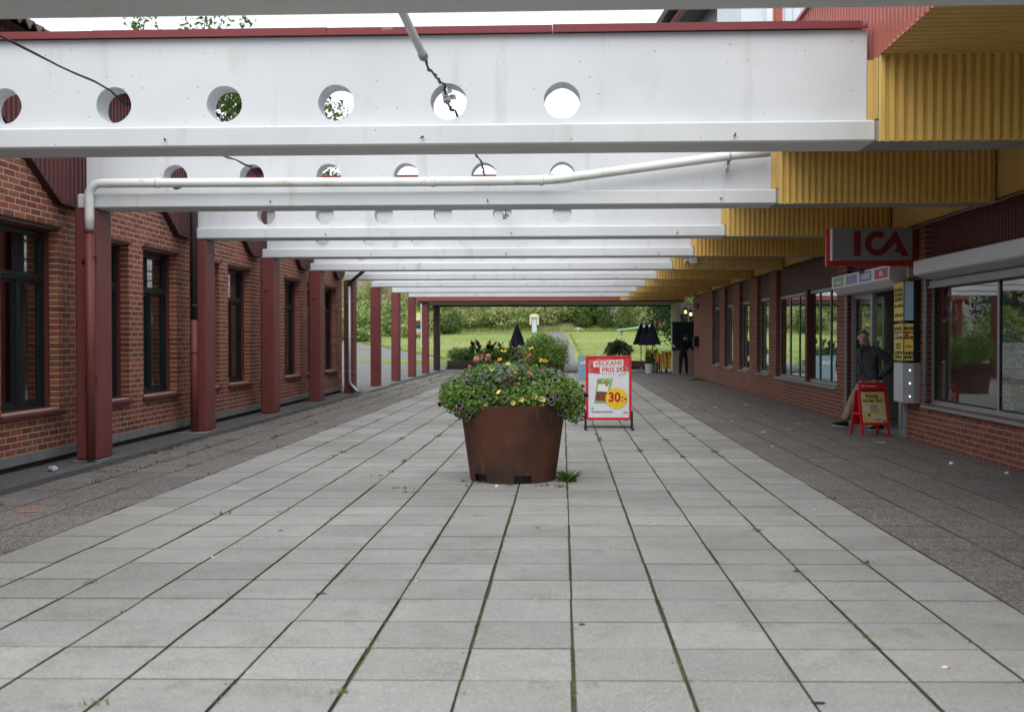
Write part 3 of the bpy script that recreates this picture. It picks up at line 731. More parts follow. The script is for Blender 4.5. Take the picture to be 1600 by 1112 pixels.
# shop windows
def shopwin(a, b, c, d, mulls, post=None, fw=.06, gl=None):
    gl = gl or g_far
    x0, x1 = 5.27, 5.33
    fr = MB()
    for q in ((a + .004, a + fw, c, d), (b - fw, b - .004, c, d), (a + fw, b - fw, c, c + fw), (a + fw, b - fw, d - fw, d)): fr.box(x0, x1, *q)
    wn_ = fr.build('window', m_alu, rb)
    ys_ = [a + fw] + [m_ for m_ in mulls] + [b - fw]
    for m_ in mulls:
        if post and abs(m_ - post) < .01: q = MB(); q.box(5.20, 5.33, m_ - .10, m_ + .10, c - .02, d + .03); q.build('post', m_dkred, wn_)
        else: q = MB(); q.box(x0 + .003, x1 - .003, m_ - .025, m_ + .025, c + fw, d - fw); q.build('mullion', m_alu, wn_)
    for y0, y1 in zip(ys_[:-1], ys_[1:]):
        q = MB(); t = .018
        for z0, z1, u0, u1 in ((c + fw, c + fw + t, y0, y1), (d - fw - t, d - fw, y0, y1), (c + fw + t, d - fw - t, y0 + .026, y0 + .026 + t), (c + fw + t, d - fw - t, y1 - .026 - t, y1 - .026)): q.box(5.282, 5.31, u0, u1, z0, z1)
        q.build('gasket', m_rubber, wn_)
        q = MB(); q.box(5.294, 5.299, y0 + .03, y1 - .03, c + fw + .005, d - fw - .005); q.build('pane', gl, wn_)
    q = MB(); q.prism([(5.30, c + .008), (5.12, c - .018), (5.12, c - .05), (5.30, c - .02)], lambda u, v, d_: (u, d_, v), a - .02, b + .02); q.build('sill', m_alud, wn_)
    return wn_
wn0 = shopwin(*W0, [11.85, 13.9], gl=g_shop); shopwin(*WB, [5.0, 7.1])
shopwin(*W2, [22.45, 23.4, 24.35, 25.4, 26.4], post=24.35)
for s_ in SM: shopwin(*s_, [s_[0] + .58, s_[0] + 1.16])
# roller shutter housing over the near window with guide rails
def shutter(y0, y1):
    sb = MB(); sb.prism([(5.265, 2.62), (4.97, 2.585), (4.955, 2.575), (4.955, 2.40), (4.975, 2.38), (5.265, 2.30)], lambda u, v, d_: (u, d_, v), y0, y1)
    o_ = sb.build('shutter_box', m_shut, rb)
    q = MB(); q.box(5.17, 5.268, y0 + .12, y1 - .02, 2.235, 2.298); q.box(5.15, 5.268, y0 + .12, y1 - .02, 2.20, 2.233); q.build('shutter_slat', m_alud, o_)
    q = MB(); q.tube([(5.13, y1 - .1, 2.36), (5.12, y1 - .02, 2.34), (5.135, y1 + .03, 2.28), (5.14, y1 + .035, 2.1), (5.14, y1 + .035, .60)], .028, 8); q.build('guide_rail', m_alud, o_, smooth=True)
shutter(9.6, 16.18); shutter(2.8, 9.3)
# roof: soffit sheets between beams, fascia, flat roof, inner yellow frieze
roof = MB(); roof.box(2.60, 12.4, 1.0, 48.2, ZS + .03, 4.85); roof = roof.build('roof', m_roof, rb)
mb = MB(); pr = corr_profile(1.0, 48.2, .11, -.022)
for (u0, d0), (u1, d1) in zip(pr[:-1], pr[1:]): mb.quad((2.56, u0, ZS + .02 + d0), (2.56, u1, ZS + .02 + d1), (5.30, u1, ZS + .02 + d1), (5.30, u0, ZS + .02 + d0))
mb.build('soffit_sheet', m_yelflat, roof)
mb = MB(); pr = corr_profile(1.0, 48.2, .105, .026)
for (u0, d0), (u1, d1) in zip(pr[:-1], pr[1:]):
    mb.quad((2.585 - d0, u0, ZS - .005), (2.585 - d0, u0, 4.92), (2.585 - d1, u1, 4.92), (2.585 - d1, u1, ZS - .005))
mb.build('fascia_sheet', m_fas, roof)
mb = MB(); mb.box(2.53, 2.66, 1.0, 48.2, 4.925, 4.955); mb.build('coping', m_barge, roof)
fz = MB(); pr = corr_profile(RY0, 48.2, .05, .006)
for (u0, d0), (u1, d1) in zip(pr[:-1], pr[1:]): fz.quad((5.12 - d0, u0, 3.14), (5.12 - d0, u0, ZS), (5.12 - d1, u1, ZS), (5.12 - d1, u1, 3.14))
fz.box(5.13, 5.30, RY0, 48.2, 3.31, ZS); fz.build('frieze_sheet', m_yelflat, rb)
mb = MB(); mb.box(5.095, 5.165, RY0, 44, 3.118, 3.138); mb.build('frieze_trim', m_dkred, rb)
# cable run under the frieze, dropping at the pier
cb = MB(); cb.tube([(5.075, 3 + .5 * k, 3.10 + .008 * sin(k * 1.7)) for k in range(27)] + [(5.08, 16.6, 3.08), (5.09, 16.9, 3.0), (5.12, 16.75, 2.85), (5.14, 16.8, 2.7), (5.14, 16.9, 2.62)], .011, 6)
c_ = cb.build('wall_cable', M('grey cable', (.22, .20, .18), .6), smooth=True); tag(c_, 'thin grey cable along the top of the shop wall dropping beside the hanging sign', 'cable')

# ---- entrance
dm = MB(); xa, xb = 5.24, 5.32
for y0, y1 in ((17.16, 17.20), (17.70, 17.82), (19.34, 19.46), (20.66, 20.74)): dm.box(xa, xb, y0, y1, 0, 2.27)
dm.box(xa - .02, xb + .02, 17.16, 20.74, 2.272, 2.345); dm.box(xa + .005, xb - .005, 17.2, 17.7, .02, .09); dm.box(xa + .005, xb - .005, 17.2, 17.7, .52, .60)
dm.box(xa + .005, xb - .005, 19.46, 20.66, .02, .1); dm.box(xa + .005, xb - .005, 19.46, 20.66, 2.2, 2.271); dm.box(xa + .005, xb - .005, 17.2, 17.7, 2.2, 2.271)
door = dm.build('entrance_door', m_alu, rb)
q = MB(); q.box(5.265, 5.295, 17.2, 17.7, .09, .52); q.build('kick_panel', m_alud, door)
for y0, y1, z0 in ((17.2, 17.7, .60), (19.46, 20.66, .10)): q = MB(); q.box(5.277, 5.282, y0, y1, z0, 2.2); q.build('pane', g_shop, door)
q = MB()
for y0, y1 in ((19.1, 19.17), (20.2, 20.27)): q.box(5.36, 5.40, y0, y1, .03, 2.2)
q.box(5.36, 5.40, 19.17, 20.2, .03, .12); q.box(5.36, 5.40, 19.17, 20.2, 2.1, 2.2); leafd = q.build('sliding_leaf', m_alu, door)
q = MB(); q.box(5.377, 5.382, 19.17, 20.2, .12, 2.1); q.build('pane', g_shop, leafd)
for ya_ in (17.17, 20.70): q = MB(); q.bbox(5.13, 5.168, ya_, ya_ + .045, .0, 2.3, .004); q.build('door_trim', m_alu, door)
q = MB(); q.box(5.17, 5.5, 17.16, 20.74, -.02, .012); q.build('threshold', m_alud, door)
# inner wall with a notice and hand rail, glimpsed through the opening
q = MB(); q.box(5.6, 9.5, 20.90, 20.945, .88, .95); q.build('hand_rail', m_alu, rb)
q = MB(); q.box(6.02, 6.22, 20.93, 20.948, 1.22, 1.66); q.build('notice', m_pblue, rb)
q = MB(); q.box(5.95, 6.28, 20.93, 20.948, 1.8, 2.0); q.build('notice', m_pgreen, rb)

# ------------------------------------------------------------------ overhead beams
HX = [-.003 - .95 * k for k in range(6)]; HZ, HR = 3.482, .152
def web_mesh(y0, y1, x0, x1, z0, z1, holes):
    mb = MB(); s = .2; N = 24
    holes = sorted(holes); edges = [x0] + [v for h in holes for v in (h - s, h + s)] + [x1]
    za, zb = HZ - s, HZ + s
    for yy, fl in ((y0, False), (y1, True)):
        def qd(a, b, c, d):
            f = [(a, yy, c), (b, yy, c), (b, yy, d), (a, yy, d)]; mb.add(f if not fl else f[::-1], [(0, 1, 2, 3)])
        for a, b in zip(edges[::2], edges[1::2]): qd(a, b, z0, z1)
        for h in holes:
            qd(h - s, h + s, zb, z1); qd(h - s, h + s, z0, za)
            ring = []; sq = []
            for k in range(N):
                t = 2 * pi * k / N; c, sn = cos(t), sin(t); m_ = max(abs(c), abs(sn)); r = HR * (1 + .012 * sin(5 * t + h))
                ring.append((h + r * c, yy, HZ + r * sn)); sq.append((h + s * c / m_, yy, HZ + s * sn / m_))
            fs = [(k, N + k, N + (k + 1) % N, (k + 1) % N) for k in range(N)]
            mb.add(ring + sq, fs if fl else [f[::-1] for f in fs])
    for h in holes:
        vs = []
        for k in range(N):
            t = 2 * pi * k / N; r = HR * (1 + .012 * sin(5 * t + h)); vs += [(h + r * cos(t), y0, HZ + r * sin(t)), (h + r * cos(t), y1, HZ + r * sin(t))]
        mb.add(vs, [(2 * k, 2 * k + 1, (2 * k + 3) % (2 * N), (2 * k + 2) % (2 * N)) for k in range(N)])
    mb.quad((x0, y0, z0), (x0, y0, z1), (x0, y1, z1), (x0, y1, z0)); mb.quad((x1, y0, z0), (x1, y1, z0), (x1, y1, z1), (x1, y0, z1))
    mb.quad((x0, y0, z1), (x1, y0, z1), (x1, y1, z1), (x0, y1, z1)); mb.quad((x0, y0, z0), (x0, y1, z0), (x1, y1, z0), (x1, y0, z0))
    return mb
m_bare = M('bare grey concrete', (.30, .29, .275), .85, noise=(2, .4, .7), col2=(.25, .24, .225))
beam_lab = ['white concrete beam right overhead, only its grey underside showing', 'nearest full white beam with a row of round holes under the red cap',
 'second holed white beam, carrying the long white drain pipe', 'white beam behind the one with the drain pipe', 'white beam two behind the one with the drain pipe',
 'white beam with a security camera at its yellow end', 'white beam above the far corner of the left brick building', 'white beam just past the left brick building corner',
 'last but one of the white beams, far down the arcade', 'farthest white beam, next to the orange edged canopy']
RB = random.Random(11)
for n, y in enumerate(BY):
    bm_ = empty('roof_beam', (0, y, 0)); tag(bm_, beam_lab[n], 'beam', 'white beams spanning the arcade')
    web_mesh(y + .12, y + .37, XL_ + .07, 2.50, ZF - .01, ZW, HX).build('web', m_beam, bm_)
    mb = MB(); mb.bbox(XL_, XRW, y, y + .5, ZB, ZF, .014); mb.build('flange', m_beam, bm_)
    mb = MB(); mb.box(XRW + .001, 5.115, y + .003, y + .497, ZB + .004, ZF - .003); mb.box(2.501, 5.115, y + .123, y + .367, ZF - .003, ZS - .02); mb.build('bare_beam_end', m_bare, bm_)
    # cap flashing in overlapping lengths
    xs_ = [XL_ + .05] + [XL_ + 1.9 + 2.02 * k + RB.uniform(-.1, .1) for k in range(4)] + [2.50]
    for k, (a, b) in enumerate(zip(xs_[:-1], xs_[1:])):
        o_ = .003 * (k % 2); mb = MB()
        mb.box(a, b - .003, y + .085 - o_, y + .405 + o_, ZC - .022, ZC + o_); mb.box(a, b - .003, y + .083 - o_, y + .092 - o_, ZW + .012, ZC - .022); mb.box(a, b - .003, y + .066 - o_, y + .092 - o_, ZW + .0, ZW + .012)
        mb.box(a, b - .003, y + .398 + o_, y + .407 + o_, ZW, ZC - .022); mb.build('cap_sheet', m_cap, bm_)
    # clips on the flange
    for x in (-3.55, -.98, 1.63):
        x += RB.uniform(-.25, .25); mb = MB(); mb.tube([(x, y + .002, 3.165), (x, y - .02, 3.168), (x + RB.uniform(-.02, .02), y - .035, 3.155 + RB.uniform(-.02, .01))], .0065, 6); mb.build('clip', m_black, bm_)
    # yellow profiled cladding under the shop roof
    mb = MB(); pr = corr_profile(2.565, 5.10, .0757, .042)
    for (u0, d0), (u1, d1) in zip(pr[:-1], pr[1:]): mb.quad((u0, y - .004 - d0, ZB - .006), (u1, y - .004 - d1, ZB - .006), (u1, y - .004 - d1, ZS + .01), (u0, y - .004 - d0, ZS + .01))
    mb.build('cladding_sheet', m_yel, bm_)
    mb = MB(); mb.box(2.503, 2.562, y + .10, y + .118, ZF + .012, ZS - .01); mb.build('closing_strip', m_yelflat, bm_)
    mb = MB(); mb.box(2.5475, 2.5635, y + .001, y + .098, ZF + .012, ZS - .01); mb.build('return_strip', m_yelflat, bm_)

# ------------------------------------------------------------------ columns
col_lab = {1: 'dark red column beside the left wall, nearest of all', 2: 'dark red column with the white topped drain pipe in front', 3: 'dark red column behind the brown and red downpipe', 4: 'dark red column before the third pair of brick bays',
 5: 'dark red column nearest the far end of the left brick wall', 6: 'dark red column with the zinc downpipe at the building corner', 7: 'red column standing on the pale concrete pad', 8: 'free standing red column, second past the brick building',
 9: 'free standing red column, third past the brick building', 10: 'red column under the orange edged canopy front', 11: 'darkest and farthest column, under the canopy back edge'}
for n in range(1, 12):
    y = 5.06 + SP * n if n < 10 else (47.55 if n == 10 else 51.9)
    c = empty('column', (-5.835, y, 0)); tag(c, col_lab[n], 'column', 'dark red columns along the left side')
    x0, x1 = -5.97, -5.70; zt = 3.098 if n < 10 else 3.045
    mb = MB(); mb.bbox(x0, x1, y + .004, y + .49, .015, zt, .022); mb.build('shaft', m_redcol if n < 11 else M('shaded brown column', (.06, .028, .028), .6), c)  # last shaft gets a darker copy, canopy shade put into its colour
    mb = MB(); mb.bbox(x0 - .03, x1 + .03, y - .03, y + .52, -.02, .016, .005); mb.build('base_plate', m_foot, c)
    mb = MB(); xx = (x0 + x1) / 2 - .02; mb.tube([(xx, y + .004, 2.44), (xx, y - .008, 2.44)], .024, 12); mb.build('bolt_cap', m_black, c)
    mb = MB(); mb.box(x0 + .05, x1 - .02, y - .004, y + .3, zt - .004, zt + .0015); mb.build('bearing_plate', m_alu, c)

# ------------------------------------------------------------------ canopy at the far end
cn = empty('end_canopy', (0, 47.6, 0)); tag(cn, 'low flat canopy with an orange front edge closing the far end of the arcade', 'canopy')
mb = MB(); mb.box(-6.1, 5.1, 47.5, 52.6, 3.05, 3.2); mb.build('slab', m_bare, cn)
mb = MB(); mb.box(-6.16, 2.4, 47.40, 47.497, 3.10, 3.21); mb.box(-6.16, 2.4, 47.37, 47.497, 3.215, 3.25); mb.build('front_edge', m_fas, cn)
mb = MB(); mb.box(-6.12, 5.1, 47.45, 47.497, 3.035, 3.095); mb.build('drip_rail', m_dkred, cn)
mb = MB(); pr = corr_profile(2.42, 5.1, .0757, .042)
for (u0, d0), (u1, d1) in zip(pr[:-1], pr[1:]): mb.quad((u0, 47.44 - d0, 3.10), (u1, 47.44 - d1, 3.10), (u1, 47.44 - d1, 3.6), (u0, 47.44 - d0, 3.6))
mb.build('cladding_sheet', m_yel, cn)
mb = MB(); mb.box(-6.1, 5.2, 52.6, 52.7, 2.98, 3.22); mb.build('back_edge', m_black, cn)

# ------------------------------------------------------------------ pipes and cables
def arc(c, r, a0, a1, n, fn): return [fn(c[0] + r * cos(a0 + (a1 - a0) * i / n), c[1] + r * sin(a0 + (a1 - a0) * i / n)) for i in range(n + 1)]
p1 = empty('drain_pipe', (-5.75, 13.44, 0)); tag(p1, 'long white drain pipe slung under the second beam, turning down in front of a column', 'pipe')
yp = BY[2] - .068
mb = MB(); mb.tube([(2.45, yp, 3.70), (2.02, yp, 3.665), (1.2, yp, 3.56), (.35, yp, 3.45), (-.1, yp, 3.395), (-.3, yp, 3.385), (-1.6, yp, 3.378), (-3.4, yp, 3.384), (-5.42, yp, 3.388)] + [(-5.60 - .15 * sin(t), yp, 3.238 + .15 * cos(t)) for t in [pi/2 * k / 6 for k in range(7)]] + [(-5.75, yp, 3.0), (-5.75, yp, 2.80)], .056, 14); mb.build('white_pipe', m_whitepipe, p1, smooth=True)
mb = MB(); mb.tube([(-5.75, yp, 2.82), (-5.75, yp, .03)], .052, 14); mb.tube([(-5.75, yp, 2.835), (-5.75, yp, 2.79)], .059, 14); mb.build('lower_pipe', m_redpipe, p1, smooth=True)
for x, z in ((-1.55, 3.378), (-.25, 3.385), (-4.9, 3.388)): mb = MB(); mb.tube([(x - .025, yp, z), (x + .025, yp, z)], .063, 14); mb.build('sleeve', m_whitepipe, p1, smooth=True)
mb = MB(); mb.box(1.955, 1.985, yp + .03, BY[2] + .118, 3.5, 3.53); mb.box(1.955, 1.985, yp + .045, yp + .06, 3.45, 3.75); mb.tube([(1.97, yp, 3.655), (1.99, yp, 3.657)], .066, 12); mb.build('bracket', m_alu, p1)
for z in (1.05, 2.5): mb = MB(); mb.box(-5.83, -5.67, yp - .01, BY[2] + .003, z, z + .025); mb.build('clamp', m_redpipe, p1)
p2 = empty('downpipe', (-5.86, 17.7, 0)); tag(p2, 'downpipe brown above and red below, beside the second visible column', 'pipe'); y2 = BY[3] - .075; x2 = -5.87
mb = MB(); mb.tube([(x2, y2, 4.96), (x2, y2, 1.79)], .05, 12); mb.tube([(x2, y2, 2.05), (x2, y2, 2.0)], .056, 12); mb.build('upper_pipe', m_brownpipe, p2, smooth=True)
mb = MB(); mb.tube([(x2, y2, 1.80), (x2, y2, .02)], .053, 12); mb.tube([(x2, y2, 1.30), (x2, y2, 1.27)], .06, 12); mb.build('lower_pipe', m_redpipe, p2, smooth=True)
mb = MB(); mb.bbox(-6.1, -5.62, y2 - .28, y2 + .02, -.02, .016, .006); mb.build('footing', m_foot, p2)
p3 = empty('downpipe', (-5.78, 30.4, 0)); tag(p3, 'slim zinc downpipe with kicked foot at the left building corner', 'pipe'); y3 = BY[6] - .07; x3 = -5.80
mb = MB(); mb.tube([(-5.25, y3 - .25, 3.42), (-5.40, y3 - .2, 3.30), (-5.68, y3 - .05, 3.10), (x3, y3, 3.02), (x3, y3, 2.93)], .05, 10); mb.build('elbow', m_brownpipe, p3, smooth=True)
mb = MB(); mb.tube([(x3, y3, 2.95), (x3, y3, .34), (x3 + .03, y3, .26), (x3 + .2, y3 - .04, .09), (x3 + .29, y3 - .06, .045)], .042, 10); mb.build('zinc_pipe', m_zinc, p3, smooth=True)
for z in (.6, 1.55, 2.5): mb = MB(); mb.box(x3 - .09, x3 + .09, y3 + .02, y3 + .07, z, z + .02); mb.build('clamp', m_zinc, p3)
cd = empty('conduit', (-.97, 7, 3.5)); tag(cd, 'white conduit tube hanging under the open sky between the first two beams', 'conduit')
mb = MB(); mb.tube([(-.985, 4.9, 3.53), (-.97, 7.84, 3.47)], .028, 12); mb.build('tube', m_whitepipe, cd, smooth=True)
mb = MB(); mb.tube([(-.97, 7.80, 3.47), (-.97, 7.87, 3.468)], .034, 12); mb.build('end_collar', m_alud, cd, smooth=True)
def cable(x, pts, lab, seed, r=.008):
    R = random.Random(seed); P = []
    for (a, b) in zip(pts[:-1], pts[1:]):
        for k in range(12):
            t = k / 12; P.append(Vector(a).lerp(Vector(b), t) + Vector((R.gauss(0, .006), 0, R.gauss(0, .006) - .03 * 4 * t * (1 - t))))
    P.append(Vector(pts[-1])); c_ = empty('cable', pts[0]); tag(c_, lab, 'cable')
    mb = MB(); mb.tube(P, r, 6); mb.build('black_sheath', m_cable, c_, smooth=True)
    mb = MB(); mb.tube([p + Vector((.012 * sin(i * 1.3), 0, .012 * cos(i * 1.1))) for i, p in enumerate(P)], r * .6, 5); mb.build('second_strand', m_cable, c_, smooth=True)
cable(0, [(-.97, 7.86, 3.468), (-.975, 9.36, 3.60), (-.99, 9.55, 3.545), (-.94, 9.75, 3.47)], 'black cable hanging from the white conduit into a beam hole', 1)
cable(0, [(-.94, 9.76, 3.47), (-.96, 13.6, 3.60), (-.93, 13.95, 3.44), (-.92, 17.70, 3.60), (-.88, 17.72, 3.40)], 'black cable strung between the second and third beams, mid span', 2)
cable(0, [(-3.82, 3.2, 3.62), (-3.80, 5.3, 3.55), (-3.80, 9.40, 3.60), (-3.76, 9.7, 3.54)], 'black cable crossing the top left corner into a beam hole', 3)
cable(0, [(-3.76, 9.71, 3.54), (-3.80, 13.66, 3.60), (-3.78, 14.0, 3.52)], 'short black cable strung to the left holes of the second beam', 4)
for (x, y, z, lab) in ((-.975, 9.46, 3.535, 'broken lamp fitting dangling in a hole of the nearest full beam'), (-.915, 17.70, 3.43, 'broken lamp fitting dangling before the third beam')):
    f = empty('lamp_fitting', (x, y, z)); tag(f, lab, 'lamp'); R = random.Random(3)
    for k in range(6):
        mb = MB(); a, b = R.uniform(-.05, .03), R.uniform(-.06, .03)
        mb.prism([(a, b), (a + R.uniform(.03, .07), b + R.uniform(-.01, .02)), (a + R.uniform(.03, .06), b + R.uniform(.03, .06)), (a + R.uniform(-.01, .01), b + R.uniform(.03, .05))], lambda u, v, d: (x + u, y + d, z + v), -.02 + .012 * k, -.012 + .012 * k); mb.build('bent_plate', M('broken plastic', (.30, .33, .36), .5), f)
    mb = MB(); mb.tube([(x, y, z + .07), (x + .005, y, z + .01)], .012, 8); mb.build('socket', m_white, f)

# ------------------------------------------------------------------ signs on the right building
def plane_xz(x, y, z, dirx=1, ang=0.):
    """text plane facing -Y, turned by ang about Z"""
    ca, sa = cos(ang), sin(ang)
    return lambda u, v, d: (x + u * ca + d * sa, y + u * sa - d * ca, z + v)
hs = empty('hanging_sign', (5.1, 16.75, 2.55)); tag(hs, 'hanging red and grey shop sign lettered ICA beside the entrance', 'sign')
Yh = 16.7
mb = MB(); mb.bbox(3.86, 5.16, Yh, Yh + .10, 2.555, 3.095, .006); mb.build('red_panel', m_red2, hs)
mb = MB(); mb.bbox(3.915, 5.06, Yh - .14, Yh - .002, 2.625, 3.098, .006); mb.build('light_box', m_signw, hs)
mb = MB(); mb.box(3.909, 3.914, Yh - .14, Yh - .004, 2.628, 3.095); mb.build('lit_edge', m_lgrey, hs)  # lighter strip paints the lit left side of the box
mb = MB(); fn = plane_xz(4.60, Yh - .1415, 2.87); ica_logo(mb, fn, 0, 0, .36, .001); mb.build('lettering', M('sign dark red', (.17, .008, .02), .5), hs)
hd = empty('entrance_sign', (5.0, 19, 2.3)); tag(hd, 'white sign box over the entrance with four coloured tabs', 'sign')
mb = MB(); mb.prism([(5.268, 2.62), (4.90, 2.60), (4.90, 2.385), (5.02, 2.28), (5.268, 2.27)], lambda u, v, d_: (u, d_, v), 17.14, 20.76); mb.build('box', m_shut, hd)
mb = MB(); mb.box(4.894, 4.899, 17.16, 20.74, 2.39, 2.595); mb.build('face', m_white, hd)
fn = lambda u, v, d: (4.8935 - d, 20.74 - u, 2.39 + v)
for k, (u0, mt, word) in enumerate(((.12, m_pgr2, None), (1.02, m_plav, 'i'), (1.90, m_pblue, None), (2.80, m_pcrim, 'ICA'))):
    mb = MB(); frect(mb, fn, u0, u0 + .72, .025, .18, .0005); t_ = mb.build('tab', mt, hd)
    mb = MB()
    if word == 'ICA': ica_logo(mb, fn, u0 + .36, .105, .085, .0015)
    elif word == 'i': text(mb, 'i', fn, .13, u0 + .36, .10, .0015, bold=.02)
    else:
        for r in range(2 if k else 1):
            for j in range(5): frect(mb, fn, u0 + .12 + j * .1, u0 + .20 + j * .1, .07 + r * .05, .10 + r * .05 + .012 * (j % 3), .0015)
    mb.build('print', m_pwhite, t_)
sp_ = empty('entrance_spotlight', (4.9, 18.6, 2.6)); tag(sp_, 'small black round spotlight on the entrance sign box', 'spotlight')
mb = MB(); mb.sphere((4.86, 18.62, 2.585), .045, 10, 8); mb.tube([(4.86, 18.62, 2.585), (4.92, 18.62, 2.61)], .015, 8); mb.build('head', m_black, sp_, smooth=True)
mb = MB(); mb.tube([(4.84, 18.58, 2.575), (4.835, 18.545, 2.57)], .03, 10); mb.build('lens_hood', m_pblue, sp_)
jb = MB(); jb.bbox(5.08, 5.168, 16.82, 16.92, 2.38, 2.55, .008); tag(jb.build('junction_box', M('cream plastic', (.50, .44, .34), .5)), 'small cream junction box on the brick pier under the hanging sign', 'junction box')
# news bill holder on the pier: three stacked cases
nb = empty('news_bill_holder', (5.1, 16.9, .55)); tag(nb, 'tall wall case of three news bill boxes on the pier beside the entrance', 'display case')
fy = plane_xz(0, 0, 0)
for k, (z0, z1) in enumerate(((.555, 1.14), (1.165, 1.72), (1.745, 2.33))):
    mb = MB(); mb.prism([(5.168, 16.52), (5.168, 17.22), (4.99, 17.22), (4.955, 16.62), (5.075, 16.52)], lambda u, v, d: (u, v, d), z0, z1)
    cs = mb.build('case', [m_black, m_alud, m_lblue][1 if k == 0 else 0], nb)
    A, B, C_ = Vector((4.99, 17.22)), Vector((4.955, 16.62)), Vector((5.075, 16.52))
    def face(P, Q):
        d_ = (Q - P); L_ = d_.length; d_ /= L_; nn = Vector((d_.y, -d_.x)); nn = nn if nn.x < 0 or nn.y < 0 else -nn
        return L_, (lambda u, v, d: (P.x + d_.x * u + nn.x * d, P.y + d_.y * u + nn.y * d, z0 + v))
    L1, f1 = face(A, B); L2, f2 = face(B, C_); H = z1 - z0
    for L_, ff, mt, wh in ((L1, f1, [m_lgrey, m_newsy, m_newsy][k], 0), (L2, f2, [m_alu, m_newsy, m_lblue][k], 1)):
        mb = MB(); frect(mb, ff, .012, L_ - .012, .012, H - .012, .003); bill = mb.build('bill', mt, cs)
        if k == 0 and wh == 1:
            for j in range(3):
                mb = MB(); vz = .10 + j * .19; fpoly(mb, ff, [(L_ * .62 + .014 * cos(t * pi / 6), vz + .016 * sin(t * pi / 6)) for t in range(12)], .006); mb.build('led_lamp', e_led, bill)
        elif k > 0 and mt is m_newsy:
            mb = MB(); Rn = random.Random(k * 5 + wh)
            if k == 1: text(mb, 'DÖD', ff, .12 if not wh else .05, L_ / 2, H * .38, .005, bold=.03, sx=1.1 if not wh else .8)
            rows_ = [(.86, .05), (.76, .03), (.62, .045), (.22, .05), (.11, .05)] if k == 1 else [(.80, .06), (.68, .06), (.56, .06), (.40, .05), (.16, .05)]
            for v, h_ in rows_:
                u = L_ * .1
                while u < L_ * .85: l_ = L_ * Rn.uniform(.08, .22); frect(mb, ff, u, min(u + l_, L_ * .92), H * v - h_ / 2, H * v + h_ / 2 * Rn.uniform(.5, 1), .005); u += l_ + L_ * .04
            mb.build('headline', m_pblk, bill)
            if k == 1: mb = MB(); frect(mb, ff, L_ * .12, L_ * .5, H * .62, H * .74, .0055); mb.build('picture', m_pred if wh else m_pgreen, bill)
# security camera on the sixth beam
cc = empty('security_camera', (2.9, BY[5], 3.3)); tag(cc, 'small white security camera and box on the yellow cladding', 'camera'); yc = BY[5] - .036
mb = MB(); mb.bbox(2.93, 3.11, yc - .08, yc, 3.22, 3.42, .01); mb.build('box', m_white, cc)
mb = MB(); mb.sphere((2.85, yc - .06, 3.27), .05, 10, 8); mb.tube([(2.85, yc - .05, 3.27), (2.95, yc - .03, 3.30)], .02, 8); mb.build('dome', m_white, cc, smooth=True)
mb = MB(); mb.sphere((2.84, yc - .10, 3.265), .022, 8, 6); mb.build('lens', m_black, cc, smooth=True)
mb = MB(); mb.tube([(3.11, yc - .02, 3.27), (4.0, yc - .02, 3.25), (5.05, yc - .02, 3.25)], .012, 6); mb.build('trunking', m_lgrey, cc)
# sticker and card rack at the near window, small red bottle on the inner sill
st = MB(); fn = lambda u, v, d: (5.302 + d, 15.72 - u, 2.0 + v); ica_logo(st, fn, 0, 0, .30, .001); frect(st, fn, -.30, .30, -.27, -.20, .001)
st = st.build('window_sticker', M('faded sticker red', (.26, .03, .05), .5)); tag(st, 'red ICA lettering stuck inside the near shop window', 'sticker')
rk = empty('card_rack', (5.62, 14.2, 0)); tag(rk, 'wire rack of greeting cards behind the near shop window', 'card rack')
mb = MB(); mb.tube([(5.62, 14.2, .02), (5.62, 14.2, 2.0)], .02, 8); mb.lathe([(0, .02), (.12, .02), (.12, .05), (0, .05)], 14, (5.62, 14.2, 0)); mb.build('stand', m_black, rk)
cards = [M('card ' + n_, tuple(min(.85, q * 1.45) for q in c_), .4, noise=(22, .45, .55), col2=c2_) for n_, c_, c2_ in (('white', (.6, .6, .58), (.35, .36, .40)), ('lilac', (.42, .36, .5), (.65, .6, .62)), ('lime', (.38, .40, .08), (.2, .28, .06)), ('teal', (.06, .26, .32), (.3, .45, .45)), ('red', (.35, .05, .08), (.12, .03, .05)), ('sand', (.45, .40, .30), (.2, .16, .12)), ('yellow', (.55, .42, .05), (.1, .08, .05)))]
Rc = random.Random(4)
for r in range(7):
    for c in range(3):
        x = 5.40 + c * .155; z = .62 + r * .168
        mb = MB(); mb.bbox(x, x + .14, 14.10 + .01 * c, 14.106 + .01 * c, z, z + .155, .001); mb.build('greeting_card', cards[(r * 3 + c * 2 + Rc.randrange(3)) % 7], rk)
    mb = MB(); mb.tube([(5.39, 14.09, .61 + r * .168), (5.87, 14.11, .61 + r * .168)], .004, 5); mb.tube([(5.62, 14.09, .61 + r * .168), (5.62, 14.2, .61 + r * .168)], .004, 5); mb.build('wire_tray', m_black, rk)
bt = empty('bottle', (5.36, 15.85, .63)); tag(bt, 'small red bottle standing inside the near window corner', 'bottle')
mb = MB(); mb.lathe([(0, 0), (.028, 0), (.03, .02), (.03, .12), (.012, .16), (.012, .19), (0, .19)], 10, (5.37, 15.85, .565)); mb.build('body', m_red, bt, smooth=True)
mb = MB(); mb.lathe([(.0, .19), (.015, .19), (.015, .215), (0, .215)], 8, (5.37, 15.85, .565)); mb.build('lid', m_white, bt)
mb = MB(); mb.bbox(5.335, 5.46, 9.8, 16.3, .48, .563, .005); mb.build('inner_sill', m_alud, rb)
